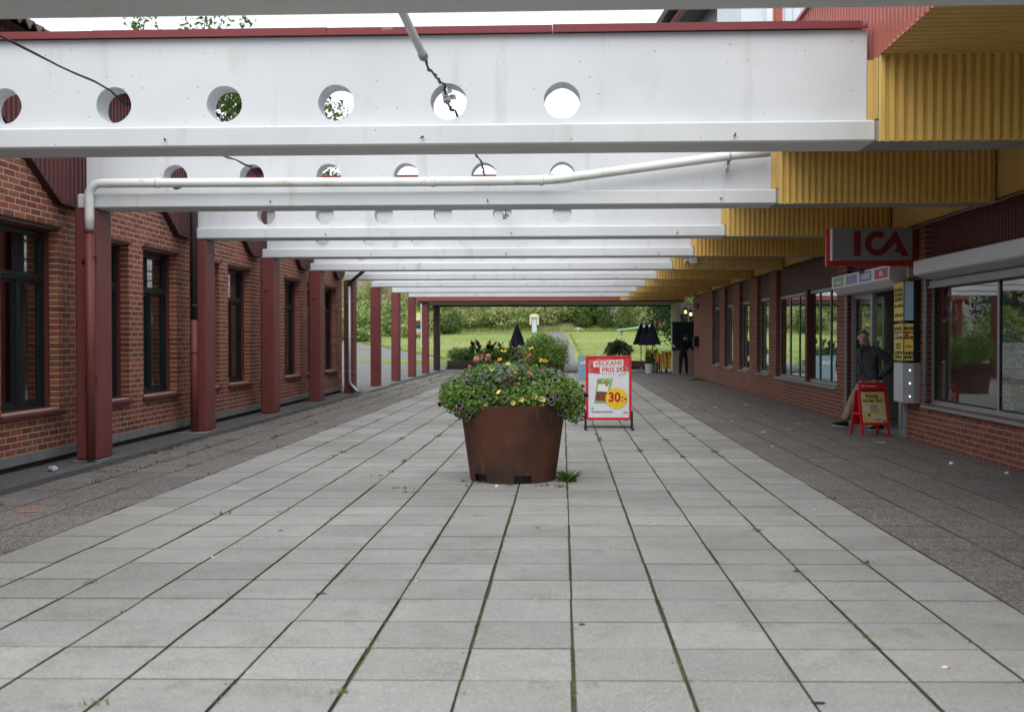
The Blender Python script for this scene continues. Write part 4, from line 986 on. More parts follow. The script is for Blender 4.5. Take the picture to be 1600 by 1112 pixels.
# dark letter box near the far end of the wall
lbx = empty('letter_box', (5.1, 43.2, 1.2)); tag(lbx, 'dark wall box near the far end of the brick wall', 'letter box')
mb = MB(); mb.bbox(4.98, 5.168, 43.0, 43.5, 1.18, 1.52, .015); mb.build('body', m_black, lbx)
mb = MB(); mb.prism([(5.168, 1.60), (4.94, 1.53), (5.168, 1.53)], lambda u, v, d: (u, d, v), 42.96, 43.54); mb.build('lid', m_black, lbx)

# ------------------------------------------------------------------ big poster board
ab = empty('poster_board', (.762, 18.7, 0)); tag(ab, 'red framed poster board on a black stand in the middle of the paving', 'poster board')
X0, X1, YA, Z0, Z1 = .385, 1.14, 18.7, .15, 1.212; fw = .042
mb = MB()
for a, b, c, d in ((X0, X0 + fw, Z0, Z1), (X1 - fw, X1, Z0, Z1), (X0 + fw, X1 - fw, Z0, Z0 + fw), (X0 + fw, X1 - fw, Z1 - fw, Z1)): mb.bbox(a, b, YA - .02, YA + .02, c, d, .006)
mb.build('frame', m_red, ab)
mb = MB(); mb.box(X0 + .02, X1 - .02, YA - .002, YA + .012, Z0 + .02, Z1 - .02); mb.build('back_panel', m_lgrey, ab)
PW, PH = X1 - X0 - 2 * fw, Z1 - Z0 - 2 * fw; fn = plane_xz(X0 + fw, YA - .004, Z0 + fw)
mb = MB(); n_ = 14
for i in range(n_ + 1):
    for j in range(n_ + 1):
        u, v = i / n_, j / n_; wv = .004 * sin(u * 9 + v * 3) * (1 - v) * sin(pi * u) * sin(pi * min(1, v + .02)); mb.v.append(fn(u * PW, v * PH, .001 + wv * .5 + .0025))
for i in range(n_):
    for j in range(n_): a = i * (n_ + 1) + j; mb.f.append((a, a + n_ + 1, a + n_ + 2, a + 1)); mb.m.append(0)
ps = mb.build('poster', m_paper, ab, smooth=True)
def u(x): return x * PW
def v(y): return y * PH
D = .008
mb = MB(); fpoly(mb, fn, [(0, v(.755)), (u(.28), v(.74)), (u(.28), v(.90)), (u(1), v(.985)), (u(1), v(1)), (0, v(1))], D); fpoly(mb, fn, [(u(.86), v(.985)), (u(.84), v(.80)), (u(1), v(.78)), (u(1), v(.985))], D + .0004); mb.build('banner', m_ppink, ps)
mb = MB(); fpoly(mb, fn, [(u(.28), v(.745)), (0, v(.772)), (u(.28), v(.83))], D + .001); mb.build('red_wedge', m_pred, ps); mb = MB(); fpoly(mb, fn, [(u(.70), v(.77)), (u(.92), v(.78)), (u(.90), v(.86)), (u(.70), v(.85))], D + .001); mb.build('red_wedge', m_pred, ps)
mb = MB(); frect(mb, fn, u(.12), u(.86), v(.865), v(.965), D + .002, rot=.06); frect(mb, fn, u(.29), u(.68), v(.745), v(.855), D + .002, rot=.02); mb.build('word_panel', m_pwhite, ps)
mb = MB(); text(mb, 'VECKANS', fn, .098, u(.49), v(.913), D + .004, bold=.022, sx=1.05, rot=.06); text(mb, 'PRIS', fn, .108, u(.49), v(.800), D + .004, bold=.022, sx=1.1, rot=.02); mb.build('title', m_pred, ps)
mb = MB()
for k in range(14): t = 2 * pi * k / 14; fpoly(mb, fn, [(u(.79) + .012 * cos(t), v(.82) + .012 * sin(t)), (u(.79) + .05 * cos(t - .14), v(.82) + .05 * sin(t - .14)), (u(.79) + .05 * cos(t + .14), v(.82) + .05 * sin(t + .14))], D + .0035)
mb.build('star_petals', m_pwhite, ps)
for cx, cy in ((.06, .955), (.11, .93), (.03, .90), (.08, .80), (.92, .86), (.77, .715), (.84, .735), (.90, .745), (.97, .78)): mb = MB(); fpoly(mb, fn, [(u(cx) + .018 * cos(t * pi / 3 + cx * 9), v(cy) + .013 * sin(t * pi / 3 + cx * 9)) for t in range(6)], D + .003); mb.build('leaf_print', m_pgr2, ps)
mb = MB(); fpoly(mb, fn, [(u(.14), v(.245)), (u(.50), v(.235)), (u(.60), v(.665)), (u(.22), v(.655))], D); mb.build('pack_picture', m_pgreen, ps)
mb = MB(); fpoly(mb, fn, [(u(.17), v(.285)), (u(.50), v(.275)), (u(.52), v(.43)), (u(.20), v(.44))], D + .001); mb.build('food_picture', m_pfood, ps)
mb = MB(); fpoly(mb, fn, [(u(.22), v(.445)), (u(.48), v(.435)), (u(.51), v(.56)), (u(.25), v(.565))], D + .0015); mb.build('pack_label', m_pwhite, ps)
mb = MB()
for cx, cy in ((.28, .60), (.44, .60), (.45, .545)): fpoly(mb, fn, [(u(cx) + .022 * cos(t * pi / 4), v(cy) + .02 * sin(t * pi / 4)) for t in range(8)], D + .002)
mb.build('tomato_print', m_pred, ps)
mb = MB(); N = 26; cx, cy = u(.69), v(.325); P = []
for k in range(2 * N): t = pi * k / N; r = (.185 if k % 2 == 0 else .158); P.append((cx + r * cos(t) * 1.05, cy + r * sin(t)))
for k in range(2 * N): fpoly(mb, fn, [(cx, cy), P[k], P[(k + 1) % (2 * N)]], D + .003)
mb.build('price_burst', m_pyel, ps)
mb = MB(); text(mb, '30', fn, .215, u(.64), v(.335), D + .005, bold=.035, sx=.95); text(mb, ':-', fn, .17, u(.88), v(.325), D + .005, bold=.03); mb.build('price', m_pdred, ps)
mb = MB(); ica_logo(mb, fn, u(.92), v(.085), .034, D); mb.build('maker_mark', m_pred, ps)
mb = MB(); text(mb, '/st', fn, .035, u(.69), v(.215), D + .005); mb.build('unit', m_pred, ps)
mb = MB(); Rn = random.Random(2); x = .08
while x < .60: l_ = Rn.uniform(.012, .03); frect(mb, fn, u(x), u(x + l_), v(.087 + .004 * x), v(.103 + .004 * x), D); x += l_ + .008
mb.build('small_print', m_pblk, ps)
mb = MB(); fpoly(mb, fn, [(u(.10) + .02 * cos(t * pi / 5), v(.152) + .02 * sin(t * pi / 5)) for t in range(10)], D); mb.build('green_mark', m_pgr2, ps)
for s, x in ((-1, X0 - .005), (1, X1 + .005)):
    mb = MB(); mb.bbox(x - .018, x + .018, YA - .03, YA + .03, .03, .30, .005); st_ = mb.build('upright', m_black, ab)
    mb = MB(); mb.bbox(x - .022, x + .022, YA - .30, YA + .30, -.002, .03, .006); mb.build('foot', m_black, ab)
mb = MB(); mb.box(X0 - .02, X1 + .02, YA - .012, YA + .012, .03, .052); mb.build('crossbar', m_black, ab)
mb = MB(); mb.box(X0 + .06, X0 + .14, YA - .015, YA + .015, .135, .15); mb.box(X1 - .14, X1 - .06, YA - .015, YA + .015, .135, .15); mb.build('spring', m_alu, ab)

# ------------------------------------------------------------------ small red pavement board
sb = empty('pavement_sign', (4.76, 17.6, 0), .28); tag(sb, 'small red folding board with a cream poster in front of the entrance', 'pavement sign')
# local frame: x across, y away from the viewer, z up; front leaf leans back to the ridge
def lean(u_, v_, d): s = v_ / .82; return (u_, -.14 + .15 * s - d, v_)
def lean2(u_, v_, d): s = v_ / .82; return (u_, .20 - .17 * s - d, v_)
def lbox(mb, f, u0, u1, v0, v1, d0, d1, m=0): mb.add([f(a, b, d) for d in (d0, d1) for a, b in ((u0, v0), (u1, v0), (u1, v1), (u0, v1))], [(0, 3, 2, 1), (4, 5, 6, 7), (0, 1, 5, 4), (1, 2, 6, 5), (2, 3, 7, 6), (3, 0, 4, 7)], m)
def lb_(name, mat, parts, f=lean, par=sb):
    mb = MB(); [lbox(mb, f, *p) for p in parts]; me = mb.mesh(name, mat); o_ = bpy.data.objects.new(name, me); COL.objects.link(o_); o_.parent = par; return o_
fl = lb_('front_leaf', m_red, [(-.245, -.205, 0, .71, -.012, .012), (.205, .245, 0, .71, -.012, .012), (-.205, .205, .165, .205, -.012, .012), (-.225, .225, .71, .82, -.014, .014)])
lb_('header_strip', M('dark red strip', (.16, .01, .012), .5), [(-.204, .204, .675, .709, -.01, .010)])
lb_('poster', m_cream, [(-.203, .203, .206, .674, -.004, .006)])
lb_('rear_leaf', m_red2, [(-.245, -.21, 0, .70, -.012, .012), (.21, .245, 0, .70, -.012, .012), (-.21, .21, .16, .70, -.006, .006)], lean2)
mb = MB(); mb.box(-.26, -.246, -.11, .12, .33, .352); mb.box(.246, .26, -.11, .12, .33, .352); o_ = mb.build('side_stay', m_red); o_.parent = sb; o_.location = (0, 0, 0)
def prt(name, mat, fnc, par=sb):
    mb = MB(); fnc(mb); o_ = bpy.data.objects.new(name, mb.mesh(name, mat)); COL.objects.link(o_); o_.parent = par
def _t(mb):
    text(mb, 'Plötsligt', lean, .072, -.012, .607, .009, bold=.022); text(mb, 'händer det!', lean, .072, -.012, .540, .009, bold=.022)
prt('slogan', m_pblk, _t)
prt('name_print', m_pblk, lambda mb: text(mb, 'TRISS', lean, .036, .06, .245, .009, bold=.03, sx=1.2)); prt('ticket_name', m_pblk, lambda mb: text(mb, 'TRISS', lean, .024, .01, .462, .013, bold=.03, sx=1.2))
prt('ticket', m_newsy, lambda mb: (frect(mb, lean, -.075, .085, .335, .478, .009), fpoly(mb, lean, [(.05 + .03 * cos(t), .335 + .032 * sin(t)) for t in [k * pi / 6 for k in range(12)]], .0085)))
prt('ticket_panel', M('silver foil', (.42, .45, .50), .3), lambda mb: frect(mb, lean, -.06, .07, .375, .45, .011))
prt('ticket_dots', m_pblk, lambda mb: [fpoly(mb, lean, [(x + .009 * cos(t * pi / 4), z + .010 * sin(t * pi / 4)) for t in range(8)], .0125) for x in (-.042, .004, .05) for z in (.37, .432)] and None)
prt('red_marks', m_pred, lambda mb: (frect(mb, lean, -.115, -.065, .30, .345, .010, rot=.5), frect(mb, lean, -.035, -.01, .24, .252, .009), frect(mb, lean, -.055, -.032, .456, .466, .0125)))
prt('teal_mark', M('print teal', (.03, .22, .25), .4), lambda mb: frect(mb, lean, .14, .19, .212, .245, .009))
prt('header_print', m_pwhite, lambda mb: (text(mb, 'ICA', lean, .034, -.155, .765, .0155, bold=.02), [frect(mb, lean, -.10 + k * .021, -.086 + k * .021, .755, .766, .0155) for k in range(8)]) and None)

# ------------------------------------------------------------------ planters
def planter(loc, lab):
    r = empty('planter', loc); tag(r, lab, 'planter', 'rusty steel planters')
    N = 48; prof = [(.455, 0), (.565, .80), (.57, .805), (.555, .805), (.54, .79)]
    mb = MB(); vs = []
    rows_ = [(0, .455), (.085, .4667), (.80, .565), (.806, .568), (.806, .552), (.70, .538)]
    for z, rr in rows_:
        for k in range(N): a = 2 * pi * (k + .5) / N; rr2 = rr * (1 + .004 * sin(3 * a)); vs.append((rr2 * cos(a), rr2 * sin(a), z))
    fs = []; degs = lambda k: 360 * (k + 1) / N
    for i in range(len(rows_) - 1):
        for k in range(N):
            if i == 0 and any(abs((degs(k) - q + 180) % 360 - 180) < 11.5 for q in (-133, -73, 47, 107)): continue       # fork pockets
            fs.append((i * N + k, i * N + (k + 1) % N, (i + 1) * N + (k + 1) % N, (i + 1) * N + k))
    mb.add(vs, fs); b_ = mb.build('shell', m_corten, r, smooth=True); b_.location = (0, 0, 0)
    mb = MB(); mb.lathe([(.43, -.0), (.445, .13), (.0, .13)], 24); o_ = mb.build('pocket_lining', m_black, r); o_.location = (0, 0, 0)
    mb = MB(); mb.lathe([(.545, .72), (.3, .76), (0, .78)], 24); o_ = mb.build('soil', m_soil, r, smooth=True); o_.location = (0, 0, 0)
    return r
PX, PY = -.53, 12.02
planter((PX, PY, 0), 'large round rusty planter full of flowers, nearest the viewer').rotation_euler.z = 0
planter((-.50, 31.2, 0), 'second rusty planter holding a rounded bush, behind the flower planter')

def petunia(name, mats, rim=.72):
    mb = MB(); N = 20; c = (0, 0, -.012)
    P = []
    for k in range(N): t = 2 * pi * k / N; r = .5 * (1 + .10 * cos(5 * t)); P.append((r * cos(t), r * sin(t), .06 * cos(5 * t)))
    Q = [(x * rim, y * rim, z * .5 - .02) for x, y, z in P]; T = [(x * .18, y * .18, -.22) for x, y, z in P]
    mb.add(P + Q, [(k, (k + 1) % N, N + (k + 1) % N, N + k) for k in range(N)], 1); mb.add(Q + T, [(k, (k + 1) % N, N + (k + 1) % N, N + k) for k in range(N)], 0)
    mb.add(T, [tuple(range(N))], 2); mb.add([(.10 * cos(2*pi*k/6), .10 * sin(2*pi*k/6), -.2) for k in range(6)] + [(.04 * cos(2*pi*k/6), .04 * sin(2*pi*k/6), -.8) for k in range(6)], [(k, (k + 1) % 6, 6 + (k + 1) % 6, 6 + k) for k in range(6)], 3)
    return mb.mesh(name, mats)
def daisy(name, mats):
    mb = MB(); N = 11
    for k in range(N):
        t = 2 * pi * k / N; d = Vector((cos(t), sin(t), 0)); s = Vector((-sin(t), cos(t), 0)); z = Vector((0, 0, 1))
        mb.add([d * .1 + z * .02, d * .35 + s * .10 + z * .02, d * .55 - z * .05, d * .35 - s * .10 + z * .02], [(0, 1, 2, 3)], 0)
    mb.sphere((0, 0, .06), (.14, .14, .14), 8, 5, 1); return mb.mesh(name, mats)
def cluster(name, mats, seed):
    R = random.Random(seed); mb = MB()
    for k in range(16):
        d = Vector((R.gauss(0, 1), R.gauss(0, 1), R.gauss(.5, .7))).normalized(); p = d * .35; t = d.orthogonal().normalized(); b = d.cross(t)
        for q in range(5): a = 2 * pi * q / 5; e = t * cos(a) + b * sin(a); f = t * cos(a + .6) + b * sin(a + .6); g = t * cos(a - .6) + b * sin(a - .6); mb.add([p, p + f * .13 + d * .03, p + e * .22, p + g * .13 + d * .03], [(0, 1, 2, 3)], 0)
    return mb.mesh(name, mats)
fl_p = petunia('flower', [m_petp, m_petr, m_petp, m_stem], .87); fl_y = petunia('flower', [m_pety, m_pety, M('flower throat', (.30, .26, .02), .6), m_stem])
fl_d = daisy('flower', [m_petrb, M('flower eye', (.03, .015, .01), .8)]); fl_k = cluster('flower_head', [m_petk], 1); fl_o = cluster('flower_head', [m_peto], 2)
def plant(name, lab, cat, blobs, n, size, lm, seed, flowers, stems=None, asp=.6):
    """flowers: list of (mesh, count, size, picker)"""
    c = blobs[0][0]; r = empty(name, c); tag(r, lab, cat)
    mb = leaves(n, blobs, size, seed, asp=asp); mb.build('foliage', lm, r, kind='stuff')
    R = random.Random(seed + 50)
    sm = MB()
    for me, cnt, s, where in flowers:
        for k in range(cnt):
            b = blobs[R.randrange(len(blobs))]
            for _ in range(40):
                d = Vector((R.gauss(0, 1), R.gauss(0, 1) - .35, R.gauss(0, 1) + .1)).normalized()
                if where is None or where(d): break
            p = Vector((b[0][0] + d.x * b[1][0] * 1.04, b[0][1] + d.y * b[1][1] * 1.04, b[0][2] + d.z * b[1][2] * 1.06))
            dd = (d + Vector((R.gauss(0, .3), R.gauss(0, .3) - .35, R.gauss(0, .3) + .1))).normalized()
            inst('flower', me, r, p, dd.to_track_quat('Z', 'Y').to_euler(), [s * R.uniform(.8, 1.15)] * 3)
    if stems:
        for (p, me, s) in stems:
            p = Vector(p); q = Vector((c[0] + (p.x - c[0]) * .6, p.y, c[2])); sm.tube([q, (q + p) / 2 + Vector((.02, 0, .02)), p], .004, 5)
            dd = Vector((R.gauss(0, .4), -.5 + R.gauss(0, .3), .8)).normalized(); inst('flower', me, r, p, dd.to_track_quat('Z', 'Y').to_euler(), (s, s, s))
        sm.build('stems', m_stem, r)
    return r
f_ = lambda d: d.y < .35 and d.z > -.6
plant('petunia_plant', 'trailing dark purple petunia spilling over the left planter rim', 'flowering plant', [((-1.10, 11.90, .90), (.22, .30, .21)), ((-.92, 11.72, .86), (.26, .24, .19)), ((-.88, 12.2, 1.02), (.28, .3, .16)), ((-1.01, 11.66, .74), (.12, .12, .10))], 8500, .037, m_lb4, 21, [(fl_p, 48, .056, f_), (fl_k, 4, .04, f_)])
plant('petunia_plant', 'trailing dark purple petunia hanging over the right planter rim', 'flowering plant', [((.05, 11.92, .86), (.20, .30, .22)), ((-.10, 11.76, .93), (.24, .24, .17)), ((-.12, 12.3, 1.0), (.26, .3, .15)), ((.13, 11.78, .72), (.10, .12, .12))], 7500, .037, m_lb4, 22, [(fl_p, 44, .056, f_), (fl_y, 5, .05, f_)])
plant('petunia_plant', 'pale yellow petunia along the front of the big planter', 'flowering plant', [((-.50, 11.66, .87), (.36, .20, .15)), ((-.30, 11.72, .90), (.26, .18, .14))], 4600, .037, m_lb4, 23, [(fl_y, 22, .06, lambda d: d.y < -.2 and d.z < .55), (fl_p, 7, .055, f_)])
plant('geranium_plant', 'bushy plant with salmon pink flower heads in the middle of the big planter', 'flowering plant', [((-.74, 11.98, 1.05), (.34, .34, .20)), ((-.42, 12.02, 1.06), (.34, .34, .20))], 7500, .038, m_lb4, 24, [(fl_p, 22, .05, f_), (fl_y, 14, .045, f_), (fl_k, 8, .045, f_)],
      stems=[((-.92, 12.0, 1.275), fl_k, .09), ((-.88, 12.03, 1.30), fl_k, .085), ((-.79, 12.0, 1.31), fl_k, .07), ((-.80, 12.02, 1.27), fl_k, .08), ((-.99, 11.95, 1.20), fl_k, .05), ((-.33, 11.75, 1.12), fl_k, .07), ((-.36, 11.8, 1.09), fl_k, .06), ((-.50, 11.70, 1.02), fl_k, .05)])
plant('silver_leaf_plant', 'silvery leaved plant at the top of the big planter', 'flowering plant', [((-.56, 11.86, 1.15), (.30, .24, .10)), ((-.20, 12.0, 1.12), (.26, .24, .09)), ((-.98, 11.86, 1.05), (.14, .2, .1)), ((-.72, 11.75, 1.05), (.3, .2, .14)), ((-.25, 11.72, .97), (.3, .16, .1))], 1500, .045, m_lf6, 25, [])
plant('coneflower_plant', 'tall orange and yellow coneflowers rising behind the petunias', 'flowering plant', [((-.40, 12.12, 1.2), (.24, .2, .14))], 1200, .04, m_lf1, 26, [],
      stems=[((-.70, 12.02, 1.355), fl_d, .055), ((-.63, 12.02, 1.37), fl_d, .07), ((-.34, 12.1, 1.40), fl_d, .06), ((-.25, 12.1, 1.385), fl_d, .05), ((-.245, 12.05, 1.27), fl_d, .07), ((-.19, 12.08, 1.26), fl_d, .055), ((-.545, 11.72, 1.12), fl_d, .06), ((-.67, 12.0, 1.28), fl_d, .05), ((-.40, 12.1, 1.31), fl_o, .08), ((-.34, 12.08, 1.31), fl_o, .09), ((-.38, 12.06, 1.27), fl_k, .08), ((-.42, 12.06, 1.26), fl_k, .06), ((-.52, 12.1, 1.40), fl_p, .05), ((-.46, 12.1, 1.36), fl_p, .05), ((-.48, 12.1, 1.33), fl_p, .05), ((-.57, 12.2, 1.45), fl_p, .03)])
def bushy(name, lab, cat, loc, blobs, n, size, lm, seed, grp=None, stem=.05, sh=.5):
    r = empty(name, loc); tag(r, lab, cat, grp)
    mb = leaves(n, blobs, size, seed, shell=sh); o_ = mb.build('crown', lm, r, kind='stuff'); o_.location = (0, 0, 0)
    mb = MB(); R = random.Random(seed); top = max(b[0][2] for b in blobs)
    for b in blobs[:5]: mb.tube([(R.gauss(0, stem), R.gauss(0, stem), -.05), (b[0][0] * .4, b[0][1] * .4, b[0][2] * .5), b[0]], [stem, stem * .7, stem * .3], 6)
    o_ = mb.build('stem', m_bark, r); o_.location = (0, 0, 0); return r
R = random.Random(31)
bushy('shrub', 'rounded bright green bush growing in the second planter', 'shrub', (-.50, 31.2, .74), [((R.uniform(-.42, .42), R.uniform(-.4, .4), .42 + R.uniform(-.25, .28)), (.34, .34, .30)) for _ in range(16)] + [((0, 0, .42), (.66, .62, .46))], 12000, .05, m_lb4, 31, stem=.02)
# weed by the planter foot
wd = MB(); R = random.Random(8)
for k in range(110):
    a = R.uniform(0, 2 * pi); l_ = R.uniform(.06, .2); e = R.uniform(.25, 1.1); b0 = Vector((.055 + R.gauss(0, .025), 11.86 + R.gauss(0, .05), 0)); d = Vector((cos(a) * cos(e), sin(a) * cos(e), sin(e))); s = Vector((-sin(a), cos(a), 0)) * .006
    wd.add([b0 - s, b0 + s, b0 + d * l_ * .6 + s * .7, b0 + d * l_ - Vector((0, 0, .03)), b0 + d * l_ * .6 - s * .7], [(0, 1, 2, 3, 4)])
tag(wd.build('weed_tuft', m_lf4), 'spiky green weed growing from a joint beside the big planter', 'weed')

# ------------------------------------------------------------------ moss and weeds in the joints
mw = MB(); R = random.Random(77)
def tuft(x, y, s0, n):
    for k in range(int(n * 1.5)):
        s = s0 * 1.55; a = R.uniform(0, 2 * pi); l_ = s * R.uniform(.5, 1.2); e = R.uniform(.3, 1.3); b0 = Vector((x + R.gauss(0, s * .5), y + R.gauss(0, s * .5), -.008)); d = Vector((cos(a) * cos(e), sin(a) * cos(e), sin(e))); t = Vector((-sin(a), cos(a), 0)) * l_ * .16
        mw.add([b0 - t, b0 + t, b0 + d * l_], [(0, 1, 2)])
for i in range(-8, 6):
    x = TX0 + i * TW; y = 4.2
    while y < 34:
        y += R.expovariate(11.0)
        q = mnoise.noise((x * 1.3, y * .7, 0))
        if q > -.18 and -8 < i < 5: tuft(x + R.gauss(0, .004), y, R.uniform(.008, .018), R.randint(3, 9))
        if R.random() < .03: tuft(x, y, R.uniform(.02, .035), 16)
for k in range(260):
    x = R.uniform(GX0, GX1 * .6); j = R.randint(0, 40); y = TY0 + j * TD + TK * x
    tuft(x, y, R.uniform(.006, .014), R.randint(3, 7))
for k in range(760):
    i = R.choice((1, 2, 2, 3, 3, 3)); y = R.uniform(8, 46); x = GX0 - i * TW + R.gauss(0, .02) + (.02 if i == 3 else 0)
    if mnoise.noise((i * 3.1, y * .45, 2)) > -.1: tuft(x, y, R.uniform(.012, .035), R.randint(5, 14))
for k in range(120): y = R.uniform(9, 34); x = GX0 - R.uniform(1.6, 3) * TW; tuft(x, TY0 + round((y - TY0) / TD) * TD + TK * x, R.uniform(.01, .03), R.randint(5, 12))
for k in range(60): y = R.uniform(32, 50); tuft(GX0 - R.uniform(1.2, 2.9) * TW, y, R.uniform(.02, .04), 12)
for c_ in ((-1.05, 11.75), (-.9, 11.7), (-.55, 11.52), (-1.5, 10.9), (-1.55, 11.2), (-2.0, 12.2), (.0, 11.4), (-.2, 11.45)):
    for k in range(4): tuft(c_[0] + R.gauss(0, .05), c_[1] + R.gauss(0, .02), R.uniform(.015, .03), 10)
for k in range(10): tuft(4.85 + R.gauss(0, .08), 40.2 + R.gauss(0, .3), .09, 12)
mw.build('joint_weeds', m_moss, kind='stuff')

# ------------------------------------------------------------------ far end: beds, parasols, terrace things
def timber_bed(x0, x1, y0, y1, lab):
    r = empty('timber_bed', ((x0 + x1) / 2, y0, 0)); tag(r, lab, 'raised bed', 'timber edged beds')
    for k in range(3):
        mb = MB(); mb.bbox(x0 + .01 * (k % 2), x1 - .01 * (k % 2), y0 - .006 * (k % 2), y0 + .12, .004 + k * .142, .14 + k * .142, .012); mb.build('timber', m_wood, r)
        for xx in (x0, x1 - .12): mb = MB(); mb.bbox(xx, xx + .12, y0 + .125, y1, .004 + k * .142, .14 + k * .142, .012); mb.build('timber', m_wood, r)
    mb = MB(); mb.box(x0 + .12, x1 - .12, y0 + .12, y1, .0, .40); mb.build('soil', m_soil, r)
timber_bed(-5.6, -.95, 54.45, 55.9, 'dark timber edge of the flower bed left of the footpath')
timber_bed(1.15, 4.7, 54.45, 55.9, 'dark timber edge of the bed right of the footpath')
R = random.Random(41)
lv = bushy('leafy_border', 'low green leafy border plants in the left timber bed', 'bedding plants', (-3.9, 55.2, .38), [((R.uniform(-1.5, 2.6), R.uniform(-.4, .4), .34), (.5, .4, .36)) for _ in range(24)], 7000, .11, m_lf1, 41, stem=.02)
for k in range(9):
    x = -4.35 + k * .31 + R.uniform(-.1, .1); x = x if k < 5 else x + .25; h = R.uniform(.75, 1.0)
    c_ = empty('canna', (x, 55.2 + R.uniform(-.2, .3), .38)); tag(c_, ('yellow green canna without flower, ' if k == 4 else 'green leaved canna with a red flower, ' if k == 7 else 'dark leaved canna with an orange flower, ') + ORD[k] + ' in the bed', 'flower', 'cannas in the timber bed')
    mb = MB()
    for q in range(13):
        a = R.uniform(0, 2 * pi); z = .3 + .055 * q; d = Vector((cos(a) * .6, sin(a) * .6, .8)).normalized(); s = Vector((-sin(a), cos(a), 0)) * .09; p = Vector((0, 0, z * h)); mb.add([p, p + d * .18 + s, p + d * .38, p + d * .18 - s], [(0, 1, 2, 3)])
    mb.tube([(0, 0, -.02), (0, 0, h * .95)], .012, 6); o_ = mb.build('leaves', leaf('dark canna leaf', (.025, .018, .014), (.02, .03, .012)) if k not in (4, 7) else m_lf3, c_); o_.location = (0, 0, 0)
    if k not in (4,): o_ = inst('flower', fl_o, c_, (x + .02, c_.location.y, .38 + h), (.2, 0, 0), (.17, .15, .22))
def parasol():
    r = empty('parasol')
    mb = MB(); mb.tube([(0, 0, .06), (0, 0, 2.22)], .022, 8); o_ = mb.build('pole', m_black, r)
    mb = MB(); mb.lathe([(0, .0), (.26, .0), (.26, .05), (.05, .08), (.05, .2), (.0, .2)], 16); mb.build('base', M('grey parasol base', (.28, .29, .30), .7), r)
    mb = MB(); N = 32; rows_ = [(2.2, .02), (2.05, .085), (1.75, .18), (1.45, .27), (1.27, .325), (1.23, .30), (1.27, .1)]; vs = []
    for z, rr in rows_:
        for k in range(N): a = 2 * pi * k / N; q = rr * (1 + (.16 if rr > .1 else .05) * cos(8 * a)); vs.append((q * cos(a), q * sin(a), z - .02 * cos(8 * a) * (rr / .24)))
    mb.add(vs, [(i * N + k, i * N + (k + 1) % N, (i + 1) * N + (k + 1) % N, (i + 1) * N + k) for i in range(len(rows_) - 1) for k in range(N)]); mb.build('canopy', m_navy, r, smooth=True)
    mb = MB(); mb.sphere((0, 0, 2.23), .03, 8, 6); mb.build('finial', m_black, r); return r
pa = parasol()
for k, (x, y, s, lab) in enumerate(((3.58, 51.6, 1., 'closed navy parasol, leftmost of the three by the terrace'), (3.70, 49.9, .98, 'closed navy parasol, middle one of three by the terrace'), (3.90, 49.2, 1., 'closed navy parasol nearest the dark green screen'), (-2.0, 49.6, .97, 'lone closed navy parasol behind the flower planter'))):
    o_ = pa if k == 0 else copy_tree(pa); o_.location = (x, y, .0); o_.rotation_euler.z = k * .5; o_.scale = (s, s, s); tag(o_, lab, 'parasol', 'closed navy parasols')
# palm in a pot
pl_ = empty('palm_plant', (2.42, 48.6, 0)); tag(pl_, 'bushy fan palm in a dark pot behind the poster board', 'palm')
mb = MB(); mb.lathe([(.2, .0), (.26, .42), (.28, .44), (.24, .44), (.0, .40)], 16); o_ = mb.build('pot', m_black, pl_, smooth=True); o_.location = (0, 0, 0)
mb = MB(); mb.tube([(0, 0, .35), (.02, 0, .7), (0, 0, .95)], [.07, .06, .05], 8); o_ = mb.build('trunk', m_bark, pl_); o_.location = (0, 0, 0)
mb = MB(); R = random.Random(5)
for q in range(480):
    a = R.uniform(0, 2 * pi); e = R.uniform(-.35, 1.5); d = Vector((cos(a) * cos(e), sin(a) * cos(e), sin(e))); c0 = Vector((0, 0, 1.0)) + d * R.uniform(.05, .2) + Vector((R.gauss(0, .06), R.gauss(0, .06), 0)); s = Vector((-sin(a), cos(a), 0)) * .010; L_ = R.uniform(.28, .52)
    m1 = c0 + d * L_ * .6; t1 = c0 + d * L_ - Vector((0, 0, .10 + .10 * cos(e))); mb.add([c0 - s, c0 + s, m1 + s, t1, m1 - s], [(0, 1, 2, 3, 4)])
o_ = mb.build('fronds', leaf('palm frond', (.16, .20, .10), (.12, .16, .075)), pl_, kind='stuff'); o_.location = (0, 0, 0)
# pale blue board behind the poster board
bb = empty('blue_board', (.78, 41.8, 0)); tag(bb, 'pale blue standing board partly hidden behind the poster board', 'board')
mb = MB(); mb.bbox(.57, 1.35, 41.75, 41.80, .02, .86, .008); mb.build('front_leaf', m_lblue, bb)
mb = MB(); mb.add([(.57, 41.82, .86), (1.35, 41.82, .86), (1.35, 42.15, .02), (.57, 42.15, .02), (.57, 41.84, .86), (1.35, 41.84, .86), (1.35, 42.18, .02), (.57, 42.18, .02)], [(0, 1, 2, 3), (7, 6, 5, 4), (0, 3, 7, 4), (1, 5, 6, 2)]); mb.build('rear_leaf', m_lblue, bb)
mb = MB(); fn = plane_xz(.65, 41.745, .55)
for k in range(4): frect(mb, fn, k * .11, k * .11 + .085, .0, .10 + .03 * (k % 2), .002)
mb.build('print', m_pwhite, bb)
